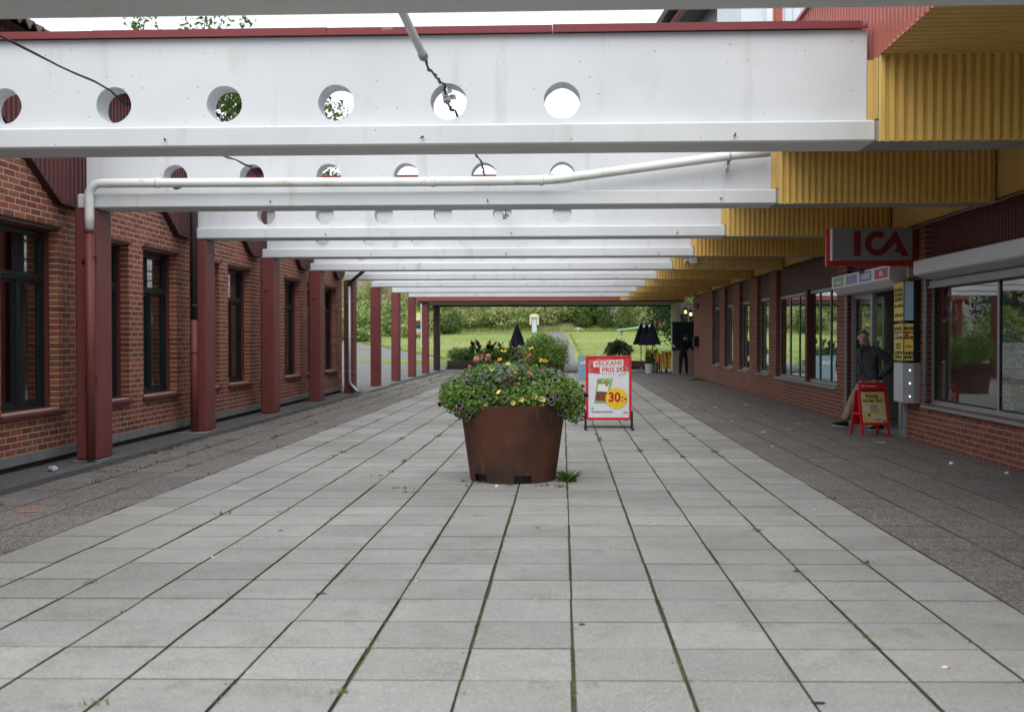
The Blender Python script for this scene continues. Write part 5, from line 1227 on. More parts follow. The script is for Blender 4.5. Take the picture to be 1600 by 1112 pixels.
# cafe corner: green screen, chair with blanket, planted pots, lantern bracket, cream kiosk
gs = empty('green_screen', (4.95, 46.9, 0)); tag(gs, 'dark green screen on a beige base where the far man stands', 'screen')
mb = MB(); mb.bbox(4.52, 5.45, 46.5, 46.6, 0, .98, .01); mb.build('base', m_beige, gs)
for k in range(6): mb = MB(); mb.box(4.50 + k * .157, 4.50 + k * .157 + .152, 46.48 + .004 * (k % 2), 46.6, .99, 2.12); mb.build('board', m_dgreen, gs)
mb = MB(); mb.box(4.48, 5.46, 46.46, 46.62, 2.122, 2.18); mb.build('top_rail', m_dgreen, gs)
def chair(loc, rz, lab):
    r = empty('cafe_chair', loc, rz); tag(r, lab, 'chair', 'cafe chairs at the far end')
    for x in (-.2, .2):
        for y in (-.2, .2):
            mb = MB(); mb.box(x - .018, x + .018, y - .018, y + .018, 0, .44 if y < 0 else .86); o_ = mb.build('leg', m_wood, r); o_.location = (0, 0, 0)
    mb = MB(); mb.bbox(-.23, .23, -.23, .23, .442, .475, .008); o_ = mb.build('seat', m_shelf, r); o_.location = (0, 0, 0)
    for z in (.6, .7, .8): mb = MB(); mb.box(-.181, .181, .19, .21, z, z + .05); o_ = mb.build('slat', m_shelf, r); o_.location = (0, 0, 0)
    return r
chair((4.15, 48.6, 0), 2.6, 'wooden cafe chair left of the draped blanket'); chair((4.40, 48.0, 0), 2.2, 'wooden cafe chair under the mustard blanket')
mb = MB(); n_ = 16
for i in range(n_ + 1):
    for j in range(n_ + 1):
        a, b = i / n_, j / n_; s = (b - .5) * 1.5; z = .93 - max(0, abs(s) - .06) * 1.05 + .02 * sin(a * 17); x = 4.40 + (a - .5) * .34 + .03 * sin(b * 9 + i); y = 47.80 + (.05 + .10 * abs(s)) * (1 if s > 0 else -1) + .03 * sin(a * 14); mb.v.append((x, y, max(.12 + .06 * sin(a * 11), z)))
for i in range(n_):
    for j in range(n_): a = i * (n_ + 1) + j; mb.f.append((a, a + n_ + 1, a + n_ + 2, a + 1)); mb.m.append(0)
o_ = mb.build('blanket', m_yelcloth, smooth=True); tag(o_, 'mustard yellow blanket draped over a cafe chair', 'blanket')
mb2 = MB(); mb2.bbox(3.98, 4.3, 48.3, 48.34, .45, .86, .01); o_ = mb2.build('blanket', m_yelcloth); tag(o_, 'folded mustard blanket hung on the left cafe chair back', 'blanket')
for k, (x, y, lab) in enumerate(((3.72, 48.6, 'pale round pot with tall leafy plant beside the parasols'), (4.02, 49.5, 'ribbed pale pot behind the parasol bases'))):
    r = empty('plant_pot', (x, y, 0)); tag(r, lab, 'plant pot', 'pots by the parasols'); mb = MB(); N = 24
    vs = []
    for z, rr in ((0, .15), (.40, .19), (.41, .17), (.36, .16)):
        for q in range(N): a = 2 * pi * q / N; g = rr * (1 + .03 * (q % 2)); vs.append((g * cos(a), g * sin(a), z))
    mb.add(vs, [(i * N + q, i * N + (q + 1) % N, (i + 1) * N + (q + 1) % N, (i + 1) * N + q) for i in range(3) for q in range(N)]); o_ = mb.build('pot', m_lgrey, r); o_.location = (0, 0, 0)
    mb = leaves(420, [((0, 0, .7), (.18, .18, .34)), ((.05, 0, .5), (.22, .2, .2))], .16, 60 + k, asp=.28); o_ = mb.build('foliage', m_lf1, r, kind='stuff'); o_.location = (0, 0, 0)
    for q in range(3): inst('flower', fl_d, r, (x + R.uniform(-.15, .15), y - .15, .9 + .12 * q), (1.2, 0, 0), (.12, .12, .12))
for k, (x, y, z, lab) in enumerate(((4.66, 43.0, 2.50, 'lit lantern hanging at the far end, the left one'), (4.90, 43.4, 2.42, 'lit lantern hanging close to the brick wall end'))):
    r = empty('wall_lantern', (x, y, z)); tag(r, lab, 'lantern', 'lit lanterns at the far end')
    mb = MB(); mb.tube([(5.168, y, z + .28), (x, y, z + .28), (x, y, z + .16)], .014, 6); mb.box(5.13, 5.168, y - .05, y + .05, z + .16, z + .36); mb.build('bracket', m_black, r)
    mb = MB(); mb.lathe([(0, .17), (.03, .165), (.10, .10), (.105, .085), (.0, .085)], 8, (x, y, z)); mb.lathe([(.0, -.15), (.05, -.14), (.07, -.10), (0, -.10)], 8, (x, y, z)); mb.build('cap', m_black, r)
    mb = MB()
    for q in range(4): a = pi/4 + q * pi/2; mb.tube([(x + .085 * cos(a), y + .085 * sin(a), z + .09), (x + .065 * cos(a), y + .065 * sin(a), z - .11)], .006, 5)
    mb.build('cage', m_black, r); mb = MB(); mb.sphere((x, y, z), (.045, .045, .06), 8, 6); mb.build('bulb', e_warm, r, smooth=True)
kk = empty('cream_kiosk', (7, 50, 0)); tag(kk, 'cream kiosk wall with a small window behind the green screen', 'kiosk')
mb = MB(); mb.box(4.98, 9, 49.0, 49.2, 0, 2.12); mb.box(4.98, 5.1, 49.0, 49.2, 2.12, 2.6); mb.box(5.9, 9, 49.0, 49.2, 2.12, 2.6); mb.box(4.98, 9, 49.0, 49.2, 2.6, 3.04); mb.box(4.98, 5.1, 49.2, 52, 0, 3.04); mb.box(9, 9.2, 49, 52, 0, 3.04); mb.build('wall', M('cream paint', (.50, .45, .36), .7), kk)
mb = MB(); mb.box(5.0, 5.9, 49.08, 49.13, 2.12, 2.17); mb.box(5.0, 5.9, 49.08, 49.13, 2.55, 2.6); mb.box(5.0, 5.05, 49.08, 49.13, 2.17, 2.55); mb.box(5.42, 5.48, 49.08, 49.13, 2.17, 2.55); mb.box(5.85, 5.9, 49.08, 49.13, 2.17, 2.55); w_ = mb.build('window', m_white, kk)
mb = MB(); mb.box(5.05, 5.85, 49.1, 49.105, 2.17, 2.55); mb.build('pane', g_shop, w_)
# post on the hill with hood, boom with red flag, coloured sign board
zt = tz(-2.35, 94); ks = empty('ticket_post', (-2.35, 94, zt)); tag(ks, 'pale blue post with a cream rounded hood on the lawn edge', 'post')
mb = MB(); mb.bbox(-2.55, -2.15, 93.85, 94.15, zt - .1, zt + 1.35, .02); mb.build('pedestal', M('pale blue grey', (.48, .56, .62), .5), ks)
mb = MB(); mb.prism([(-.37 , .62), (-.37, 1.32), (-.30, 1.46), (-.18, 1.52), (.18, 1.52), (.30, 1.46), (.37, 1.32), (.37, .62), (.24, .62), (.24, 1.25), (-.24, 1.25), (-.24, .62)], lambda u_, v_, d: (-2.35 + u_, d, zt + v_), 93.7, 94.3); mb.build('hood', M('cream hood', (.66, .56, .40), .6), ks)
za = tz(4.2, 88); bo = empty('boat_mast', (6.5, 88, za)); tag(bo, 'long pale green pole lying on low trestles with a red flag at its end', 'pole')
mb = MB(); mb.tube([(4.2, 88, za + .35), (7.25, 87, za + .75)], [.05, .07], 8); mb.build('pole', M('pale green paint', (.30, .48, .42), .5), bo)
for x, y, h in ((4.6, 87.87, .38), (7.0, 87.08, .7)): mb = MB(); mb.box(x - .04, x + .04, y - .2, y + .2, za - .1, za + h); mb.build('trestle', m_wood, bo)
mb = MB(); mb.add([(7.15, 87, za + .75), (7.15, 87, za + 1.25), (7.45, 87.05, za + 1.2), (7.45, 87.05, za + .78), (7.15, 87.02, za + .75), (7.15, 87.02, za + 1.25), (7.45, 87.07, za + 1.2), (7.45, 87.07, za + .78)], [(0, 1, 2, 3), (7, 6, 5, 4)]); mb.build('flag', m_red, bo)
zs = tz(-8.9, 68); sg = empty('roadside_sign', (-8.9, 68, zs)); tag(sg, 'colourful sign stack on a pale pole seen between the far columns', 'sign')
mb = MB(); mb.tube([(-8.55, 68, zs - .1), (-8.55, 68, 3.6)], .045, 8); mb.build('pole', m_lgrey, sg)
for z0, z1, mt in ((2.85, 3.05, m_newsy), (2.6, 2.83, M('sign mint', (.5, .62, .45), .5)), (2.35, 2.58, m_dkred), (2.1, 2.33, m_navy), (1.88, 2.08, m_lblue), (1.75, 1.86, m_lito)): mb = MB(); mb.bbox(-9.0, -8.6, 67.95, 67.99, z0, z1, .006); mb.build('panel', mt, sg)
# low stone kerb wall left by the road
# ------------------------------------------------------------------ upper storey and roofs above the shop
us = empty('upper_storey', (4, 17, 4.85)); tag(us, 'pale blue clad upper storey rising above the red fascia', 'building')
mb = MB(); mb.box(2.66, 9, 17.0, 19.6, 4.86, 8.0); mb.build('wall', m_siding, us)
mb = MB()
for k in range(30): mb.box(3.30 + k * .12, 3.306 + k * .12, 16.985, 16.999, 4.86, 8.0)
mb.build('siding_shadow_line', M('siding shadow gap', (.50, .56, .60), .6), us)  # thin darker strips paint the shadow of gaps in the siding
mb = MB(); mb.box(2.99, 3.02, 16.97, 16.999, 4.86, 8); mb.box(3.16, 3.26, 16.95, 16.999, 4.86, 8); mb.build('corner_trim', m_white, us)
mb = MB(); mb.tube([(3.06, 16.9, 4.86), (3.06, 16.9, 8)], .055, 12); mb.build('drain_pipe', m_white, us, smooth=True)
mb = MB(); pr = corr_profile(3.12, 3.26, .035, .012)
for (u0, d0), (u1, d1) in zip(pr[:-1], pr[1:]): mb.quad((u0, 16.94 - d0, 4.86), (u1, 16.94 - d1, 4.86), (u1, 16.94 - d1, 8), (u0, 16.94 - d0, 8))
mb.build('red_strip', m_fas, us)
hr = empty('hall_roof', (4, 30, 4.85)); tag(hr, 'overhanging hall roof with dark gutter above the arcade on the right', 'building')
zv = lambda Y: 8.75 + .148 * (Y - 26)
def strip(x0, x1, dz0, dz1, mat, name, y0=19.7, y1=44):
    mb = MB(); mb.add([(x0, y0, zv(y0) + dz0), (x1, y0, zv(y0) + dz0), (x1, y1, zv(y1) + dz0), (x0, y1, zv(y1) + dz0), (x0, y0, zv(y0) + dz1), (x1, y0, zv(y0) + dz1), (x1, y1, zv(y1) + dz1), (x0, y1, zv(y1) + dz1)], [(0,3,2,1),(4,5,6,7),(0,1,5,4),(1,2,6,5),(2,3,7,6),(3,0,4,7)]); return mb.build(name, mat, hr)
strip(2.30, 9, .0, .22, m_roof, 'roof'); strip(2.44, 2.58, -.1, -.003, m_barge, 'barge_board'); strip(2.585, 3.12, -.06, -.003, m_brownpipe, 'soffit')
mb = MB(); mb.tube([(2.36, 19.7, zv(19.7) + .03), (2.36, 44, zv(44) + .03)], .085, 10); mb.build('gutter', m_black, hr, smooth=True)
mb = MB(); pr = corr_profile(19.7, 44, .16, .04)
for (u0, d0), (u1, d1) in zip(pr[:-1], pr[1:]): mb.quad((3.13 - d0, u0, 4.86), (3.13 - d1, u1, 4.86), (3.13 - d1, u1, zv(u1)), (3.13 - d0, u0, zv(u0)))
mb.build('wall_sheet', m_gsiding, hr); mb = MB(); mb.box(3.14, 9, 19.7, 44, 4.86, 7.8); mb.build('wall_core', m_gsiding, hr)
mb = MB(); mb.box(3.0, 3.085, 21.3, 21.45, 4.86, 8.0); mb.build('corner_post', m_fas, hr)
mb = MB(); mb.tube([(2.95, 20.9, 4.9), (2.75, 19.9, 7.9)], .05, 6); mb.tube([(3.0, 20.6, 4.9), (2.9, 19.8, 8)], .03, 6); mb.build('brace', m_black, hr)

# ------------------------------------------------------------------ trees and shrubs
def tree(name, lab, loc, h, blobs, n, size, lm, seed, trunk=.16, grp=None, shell=.45):
    r = empty(name, loc); tag(r, lab, 'tree', grp)
    mb = leaves(n, blobs, size, seed, shell=shell, droop=.15); o_ = mb.build('crown', lm, r, kind='stuff'); o_.location = (0, 0, 0)
    mb = MB(); top = Vector((0, 0, h * .75)); mb.tube([(0, 0, -.2), (.05, 0, h * .3), (0, .1, h * .55), top], [trunk, trunk * .75, trunk * .5, trunk * .2], 10)
    for b in blobs:
        c = Vector(b[0]); s = Vector((0, 0, max(.2 * h, min(c.z * .75, h * .6)))); mb.tube([s, s.lerp(c, .5) + Vector((0, 0, .1)), c], [trunk * .4, trunk * .25, trunk * .06], 6)
    o_ = mb.build('trunk', m_bark, r, smooth=True); o_.location = (0, 0, 0); return r
R = random.Random(51)
def crown(R, n, rx, rz, zc, rb):
    B = []
    for k in range(n):
        a = R.uniform(0, 2 * pi); t = R.uniform(-1, 1); q = sqrt(1 - t * t) * R.uniform(.5, 1); B.append(((rx * q * cos(a), rx * q * sin(a), zc + rz * t * R.uniform(.6, 1)), (rb * R.uniform(.6, 1.2),) * 2 + (rb * R.uniform(.5, .9),)))
    return B
tree('broadleaf_tree', 'tall airy tree rising behind the left brick building roof', (-13.2, 39.5, tz(-13.2, 39.5)), 13.5, crown(R, 34, 4.6, 3.0, 8.6, 1.25) + [((-1.9, 0, 12.9), (.55, .6, .8)), ((-1.5, .1, 12.5), (.5, .5, .6)), ((.0, 0, 12.4), (.6, .6, .6)), ((.6, 0, 13.0), (.5, .5, .8)), ((1.1, .1, 12.6), (.5, .5, .6)), ((2.0, .2, 12.9), (.35, .4, .6)), ((4.6, 0, 9.2), (1.3, 1.2, 1.0)), ((5.6, .3, 8.6), (1.0, 1., .9)), ((4.7, 0, 6.6), (1.4, 1.3, 1.2)), ((3.4, .4, 6.0), (1.4, 1.3, 1.2)), ((1.5, 0, 7.5), (1.6, 1.5, 1.3))], 26000, .17, m_lf1, 52, .22)
tree('broadleaf_tree', 'dense dark tree left of the road, behind the zinc downpipe', (-17.5, 62, tz(-17.5, 62)), 9, crown(R, 16, 3.6, 3.2, 5.2, 1.5) + [((0, 0, 1.6), (2.8, 2.8, 1.5))], 9000, .24, m_lf2, 53, .2)
tree('broadleaf_tree', 'dark tree between the first two free standing columns', (-21, 80, tz(-21, 80)), 10, crown(R, 16, 4.2, 3.6, 5.6, 1.7) + [((0, 0, 1.8), (3.2, 3.2, 1.6))], 9000, .26, m_lf2, 54, .2)
tree('broadleaf_tree', 'dark tree far left beyond the road bend', (-31, 70, tz(-31, 70)), 11, crown(R, 16, 4.4, 3.6, 6.2, 1.8) + [((0, 0, 2), (3.4, 3.4, 1.8))], 7000, .28, m_lf2, 55, .2)
tree('broadleaf_tree', 'dark tree beyond the road seen mirrored in the near shop window', (-30, 52, tz(-30, 52)), 10, crown(R, 16, 4.4, 3.6, 5.8, 1.8) + [((0, 0, 2), (3.6, 3.6, 1.9))], 6000, .30, m_lf2, 56, .2)
tree('broadleaf_tree', 'dense dark green tree behind the three parasols', (6.6, 63, tz(6.6, 63)), 8, crown(R, 18, 2.3, 2.9, 3.7, 1.15) + [((-.6, -.5, 1.6), (1.7, 1.6, 1.3))], 9000, .17, m_lf2, 57, .16)
tree('broadleaf_tree', 'lighter leafy tree overhanging the cream kiosk', (6.9, 56.5, tz(6.9, 56.5)), 5.2, crown(R, 9, 1.4, 1.2, 3.3, .75), 3000, .16, m_lf4, 58, .1)
# shrubs along the bank above the lawn: a few grown shapes reused, each its own shrub
protos = []
for k, (lm, rx, rz, sz) in enumerate(((m_lb1, 1.5, 1.0, .17), (m_lb2, 1.4, 1.1, .16), (m_lb3, 1.6, .9, .15), (m_lf1, 1.2, 1.3, .16), (m_lb3, 1.3, 1.2, .13), (m_lb2, 1.4, 1.0, .17))):
    R = random.Random(60 + k); protos.append((leaves(1900 if k not in (2, 4) else 1100, crown(R, 12, rx * .75, rz * .8, rz * .95, .62) + [((0, 0, rz * .6), (rx * .9, rx * .9, rz * .6))], sz, 70 + k, shell=.5).mesh('crown', lm), MB()))
    st_ = protos[-1][1]
    for q in range(6): a = q * 1.05; st_.tube([(.1 * cos(a), .1 * sin(a), -.2), (.4 * cos(a), .4 * sin(a), rz * .6), (.8 * cos(a), .8 * sin(a), rz * 1.3)], [.05, .035, .01], 5)
    protos[-1] = (protos[-1][0], st_.mesh('stem', m_twig if k in (2, 4) else m_bark))
R = random.Random(90); kinds = ['mid green', 'yellow green', 'olive', 'upright green', 'grey olive twiggy', 'fresh green']
spots = []
for row, (Y, zj) in enumerate(((97.2, 0), (99.3, 0), (101.6, 0), (104.2, 0), (107.2, 0))):
    x = -22
    while x < 15:
        spots.append((x + R.uniform(-.5, .5), Y + R.uniform(-.8, .8), row)); x += R.uniform(1.5, 2.5)
spots += [(.5, 99.0, 1), (-.9, 100.8, 2), (1.3, 101.4, 2), (.1, 103.4, 3), (2.6, 103.2, 3), (-1.2, 98.2, 1), (1.9, 98.6, 1), (.6, 106, 4)]
where = ['at the foot of the far bank', 'low on the far bank', 'halfway up the far bank', 'high on the far bank', 'at the top of the far bank']
seen_ = {}
for (x, y, row) in sorted(spots, key=lambda q: (q[2], q[0])):
    if row == 0 and abs(x - pathx(94)) < 1.2: continue
    k = R.choice((0, 1, 5, 3, 0)) if row < 2 else R.choice((2, 4, 1, 2, 0, 4))
    if 1.5 < x < 3.2 and row < 3: k = 3
    s = R.uniform(.85, 1.35) * (1.35 if (1.5 < x < 3.2 and row == 1) else 1); z = tz(x, y)
    r = empty('bank_shrub', (x, y, z - .15), R.uniform(0, 6.28)); r.scale = (s, s, s * R.uniform(.85, 1.2)); seen_[k, row] = seen_.get((k, row), -1) + 1; tag(r, f'{kinds[k]} shrub {where[row]}, {ORD[seen_[k, row]]}', 'shrub', f'{kinds[k]} shrubs {where[row]}')
    for nm, me in (('crown', protos[k][0]), ('stem', protos[k][1])): o_ = bpy.data.objects.new(nm, me); COL.objects.link(o_); o_.parent = r
# shrubs lining the road on the left
for k, (x, y, s) in enumerate(((-14, 78, 1.3), (-16.2, 82, 1.5), (-11.5, 86, 1.3), (-13.5, 90, 1.6), (-9.5, 92, 1.2), (-18.5, 76, 1.4), (-24, 64, 1.6), (-26, 58, 1.7), (-27.5, 50, 1.7), (-28, 44, 1.8), (-28, 38, 1.8), (-25, 69, 1.6))):
    r = empty('roadside_shrub', (x, y, tz(x, y) - .15), k); r.scale = (s, s, s); tag(r, 'leafy green shrub ' + ('behind the pale sign pole', 'left of the road, behind the first free columns', 'on the lawn edge behind the far columns', 'on the bank foot behind the far columns', 'small and farthest along the road', 'beside the dark tree by the road', 'on the far side of the road bend', 'beyond the road, near the bend', 'beyond the road, before the dark trees', 'beyond the road, middle of the hedge', 'beyond the road, nearest end of the hedge', 'at the outer road bend')[k], 'shrub', 'shrubs by the left road')
    q = (0, 5, 1, 0, 3)[k % 5]
    for nm, me in (('crown', protos[q][0]), ('stem', protos[q][1])): o_ = bpy.data.objects.new(nm, me); COL.objects.link(o_); o_.parent = r
for k, (x, y, s) in enumerate(((1.35, 96.3, .4), (-4.1, 97.0, .55), (-3.4, 97.4, .45), (4.4, 99.8, .7), (5.2, 103, 1.3), (4.0, 105, 1.6))):
    mb = MB(); mb.sphere((0, 0, 0), (s, s * .8, s * .6), 9, 6)
    for i, p in enumerate(mb.v): mb.v[i] = tuple(Vector(p) * (1 + .28 * mnoise.noise(Vector(p) * 2.2 / s + Vector((k, 0, 0)))))
    o_ = mb.build('boulder', m_stone); o_.location = (x, y, tz(x, y) + s * .2); tag(o_, 'pale grey boulder ' + ('beside the top of the footpath', 'left of the hooded post', 'small, just left of the hooded post', 'low on the bank right of the path', 'halfway up the bank on the right', 'large, high on the bank on the right')[k], 'boulder', 'boulders on the bank')
tw = MB(); R = random.Random(98)
for k in range(420):
    x = R.uniform(-22, 13); y = R.uniform(100, 110); z = tz(x, y); h = R.uniform(.9, 2.6); b0 = Vector((x, y, z)); dv = Vector((R.gauss(0, .35), R.gauss(0, .2), 1)).normalized()
    tw.tube([b0, b0 + dv * h * .6, b0 + dv * h + Vector((R.gauss(0, .2), 0, 0))], [.03, .02, .006], 4, cap=False)
    for q in range(4): p = b0 + dv * h * R.uniform(.4, .9); tw.tube([p, p + Vector((R.gauss(0, .4), R.gauss(0, .3), R.uniform(.2, .6)))], [.012, .004], 3, cap=False)
tw.build('dead_twigs', m_twig, kind='stuff')
gr = MB(); R = random.Random(99)
def blade(x, y, h): 
    z = tz(x, y) - .02; a = R.uniform(0, 6.28); w_ = h * .14; gr.add([(x - w_ * cos(a), y - w_ * sin(a), z), (x + w_ * cos(a), y + w_ * sin(a), z), (x + R.gauss(0, h * .35), y + R.gauss(0, h * .35), z + h)], [(0, 1, 2)])
for k in range(26000):
    y = 55.95 + R.random() ** 1.3 * 40; x = R.uniform(XR(y) + .1, 12)
    if abs(x - pathx(y)) < 1.0: continue
    blade(x, y, R.uniform(.04, .11))
for k in range(5000): y = R.uniform(94.2, 97.5); x = R.uniform(-24, 14); blade(x, y, R.uniform(.15, .4))
for k in range(1500): y = R.uniform(56, 90); s = R.choice((-1, 1)); x = pathx(y) + s * R.uniform(.86, 1.05); blade(x, y, R.uniform(.06, .14))
for k in range(1500): y = R.uniform(56, 74); x = XR(y) + R.uniform(.0, .4); blade(x, y, R.uniform(.06, .16))
gr.build('grass', M('grass blades', (.185, .245, .045), .8, var=.35, noise=(.16, .4, .68), col2=(.24, .265, .075), transl=.3), kind='stuff')

# ------------------------------------------------------------------ people
def skin(name, J, E, root, mats, region, parent, sub=2):
    names = list(J); idx = {n: i for i, n in enumerate(names)}
    me = bpy.data.meshes.new(name); me.from_pydata([J[n][0] for n in names], [(idx[a], idx[b]) for a, b in E], [])
    o = bpy.data.objects.new(name, me); COL.objects.link(o)
    md = o.modifiers.new('skin', 'SKIN'); md.use_smooth_shade = True; md.branch_smoothing = .6
    sv = me.skin_vertices[0].data
    for n in names:
        r = J[n][1]; sv[idx[n]].radius = r if isinstance(r, tuple) else (r, r); sv[idx[n]].use_root = (n == root)
    s = o.modifiers.new('sub', 'SUBSURF'); s.levels = sub; s.render_levels = sub
    dg = bpy.context.evaluated_depsgraph_get(); m2 = bpy.data.meshes.new_from_object(o.evaluated_get(dg)); bpy.data.objects.remove(o)
    m2.materials.clear()
    for m in mats: m2.materials.append(m)
    for p in m2.polygons:
        c = p.center; best = min(names, key=lambda n: (Vector(J[n][0]) - c).length - .6 * (J[n][1] if not isinstance(J[n][1], tuple) else J[n][1][0])); p.material_index = region(best, c); p.use_smooth = True
    m2.name = name; o2 = bpy.data.objects.new(name, m2); COL.objects.link(o2); o2.parent = parent; o2.location = -worldloc(parent); return o2
def fingers(J, E, wrist, hand, side, r=.010):
    """palm and five bent fingers carried on from a wrist joint"""
    w_, h_ = Vector(J[wrist][0]), Vector(hand); d = (h_ - w_).normalized(); s = Vector(side).normalized(); n = d.cross(s)
    J[wrist + 'palm'] = (tuple(h_), (.036, .022)); E.append((wrist, wrist + 'palm'))
    for k, (o_, l_) in enumerate(((-.03, .06), (-.01, .075), (.01, .07), (.03, .055))):
        a = h_ + s * o_ + d * .03; b = a + d * l_ * .55 + n * .008; c = b + d * l_ * .35 + n * .025
        for q, p in enumerate((a, b, c)): J[f'{wrist}f{k}{q}'] = (tuple(p), r * (1 - .12 * q))
        E += [(wrist + 'palm', f'{wrist}f{k}0'), (f'{wrist}f{k}0', f'{wrist}f{k}1'), (f'{wrist}f{k}1', f'{wrist}f{k}2')]
    a = h_ - s * .035 - d * .01; b = a - s * .03 + d * .03 + n * .01
    J[wrist + 't0'] = (tuple(a), r * 1.1); J[wrist + 't1'] = (tuple(b), r); E += [(wrist + 'palm', wrist + 't0'), (wrist + 't0', wrist + 't1')]
def shoe(parent, toe, heel, sole=True, h=.085):
    t, e = Vector(toe), Vector(heel); d = (t - e).normalized(); s = d.cross(Vector((0, 0, 1))).normalized(); up = s.cross(d)
    L_ = (t - e).length; secs = [(0, .030, .075), (.15, .036, .095), (.4, .036, .085), (.65, .045, .06), (.88, .040, .042), (1, .018, .026)]
    mb = MB(); ms = MB(); N = 10
    for f, w_, hh in secs:
        c = e + d * L_ * f
        for k in range(N): a = 2 * pi * k / N; mb.v.append(tuple(c + s * w_ * cos(a) + up * (.02 + hh * .5 + hh * .5 * sin(a))))
        for k in range(N): a = 2 * pi * k / N; ms.v.append(tuple(c + s * (w_ + .004) * cos(a) + up * (.012 + .012 * sin(a))))
    for m_ in (mb, ms):
        m_.f = [(i * N + k, i * N + (k + 1) % N, (i + 1) * N + (k + 1) % N, (i + 1) * N + k) for i in range(len(secs) - 1) for k in range(N)] + [tuple(range(N))[::-1], tuple(range((len(secs) - 1) * N, len(secs) * N))]; m_.m = [0] * len(m_.f)
    o_ = mb.build('shoe', m_shoe, parent, smooth=True); ms.build('sole', m_sole, o_, smooth=True)
def face_bits(parent, c, look, hair, beard=None, R=.092):
    """nose, ears, eyes, brow, mouth, hair cap and beard on a head centred at c looking along look"""
    c = Vector(c); f = Vector(look).normalized(); s = f.cross(Vector((0, 0, 1))).normalized(); up = s.cross(f)
    P = lambda a, b, d: tuple(c + s * a + up * b + f * d)
    mb = MB(); mb.add([P(-.012, .02, .083), P(.012, .02, .083), P(.019, -.03, .088), P(-.019, -.03, .088), P(0, -.022, .115), P(0, .022, .09)], [(0, 5, 4, 3), (5, 1, 2, 4), (3, 4, 2)]); mb.build('nose', m_skin, parent)
    for q in (-1, 1):
        mb = MB(); mb.sphere(P(q * .082, -.005, -.005), (.014, .022, .032), 7, 6); mb.build('ear', m_skin, parent, smooth=True)
        mb = MB(); mb.sphere(P(q * .032, .022, .078), (.013, .012, .007), 7, 5); mb.build('eye', M('eye dark', (.02, .016, .014), .3), parent, smooth=True)
        mb = MB(); mb.add([P(q * .014, .038, .092), P(q * .05, .042, .082), P(q * .05, .05, .08), P(q * .014, .048, .09)], [(0, 1, 2, 3)]); mb.build('eyebrow', hair, parent)
    mb = MB(); mb.add([P(-.024, -.06, .086), P(.024, -.06, .086), P(.02, -.067, .086), P(-.02, -.067, .086)], [(0, 1, 2, 3)]); mb.build('mouth', M('lip', (.22, .09, .075), .5), parent)
    def cap(name, mat, test, off):
        mb = MB(); nu, nv = 26, 16; ids = {}
        for j in range(nv + 1):
            for i in range(nu):
                th = 2 * pi * i / nu; ph = pi * j / nv; a, b, d = sin(ph) * sin(th), cos(ph), sin(ph) * cos(th); ids[i, j] = len(mb.v)
                k = 1 + off + .02 * mnoise.noise((a * 5, b * 5, d * 5)); mb.v.append(P(a * .082 * k, b * .122 * k, d * .094 * k))
        for j in range(nv):
            for i in range(nu):
                th = 2 * pi * (i + .5) / nu; ph = pi * (j + .5) / nv
                if test(sin(ph) * sin(th), cos(ph), sin(ph) * cos(th)): mb.f.append((ids[i, j], ids[i, j + 1], ids[(i + 1) % nu, j + 1], ids[(i + 1) % nu, j])); mb.m.append(0)
        mb.build(name, mat, parent, smooth=True)
    cap('hair', hair, lambda a, b, d: b > .80 or (d < .45 and b > .45) or (d < .12 and b > -.40), .05)
    if beard: cap('beard', beard, lambda a, b, d: b < -.50 and d > .05 and not (abs(a) < .26 and -.62 < b < -.5 and d > .4), .05)

# man stepping out of the entrance
pm = empty('person', (4.95, 18.8, 0)); tag(pm, 'grey haired man in charcoal jacket and khaki trousers stepping out of the entrance', 'person')
J = {'pelvis': ((5.08, 18.80, .88), (.155, .12)), 'waist': ((5.07, 18.80, 1.03), (.165, .125)), 'chest': ((5.04, 18.79, 1.21), (.175, .13)), 'neckb': ((4.985, 18.765, 1.352), (.085, .075)), 'neck': ((4.965, 18.75, 1.40), .056),
     'jaw': ((4.93, 18.725, 1.455), .066), 'head': ((4.925, 18.72, 1.53), (.080, .086)), 'crown': ((4.93, 18.725, 1.60), (.062, .068)),
     'lsh': ((5.14, 18.63, 1.29), (.085, .08)), 'lel': ((5.385, 18.58, 1.085), (.068, .064)), 'lwr': ((5.25, 18.60, .945), (.058, .055)), 'lha': ((5.17, 18.66, .90), .05),
     'rsh': ((4.92, 18.95, 1.29), (.085, .08)), 'rel': ((4.99, 19.06, 1.07), .064), 'rwr': ((4.93, 18.97, .92), .055), 'rha': ((4.97, 18.9, .87), .05),
     'lhip': ((5.10, 18.70, .82), (.105, .10)), 'lkn': ((5.13, 18.62, .47), .078), 'lan': ((5.18, 18.60, .115), .065),
     'rhip': ((5.04, 18.90, .82), (.105, .10)), 'rth': ((4.94, 18.95, .66), .092), 'rkn': ((4.845, 18.99, .50), .080), 'rsn': ((4.775, 19.02, .30), .074), 'ran': ((4.705, 19.05, .115), .070)}
E_ = [('pelvis', 'waist'), ('waist', 'chest'), ('chest', 'neckb'), ('neckb', 'neck'), ('neck', 'jaw'), ('jaw', 'head'), ('head', 'crown'), ('chest', 'lsh'), ('lsh', 'lel'), ('lel', 'lwr'), ('lwr', 'lha'), ('chest', 'rsh'), ('rsh', 'rel'), ('rel', 'rwr'), ('rwr', 'rha'),
      ('pelvis', 'lhip'), ('lhip', 'lkn'), ('lkn', 'lan'), ('pelvis', 'rhip'), ('rhip', 'rth'), ('rth', 'rkn'), ('rkn', 'rsn'), ('rsn', 'ran')]
def regm(n, c):
    if n in ('jaw', 'head', 'crown', 'neck') and c.z > 1.385: return 0
    if c.z > .80 and n not in ('lkn', 'rkn', 'rth'): return 1
    return 2
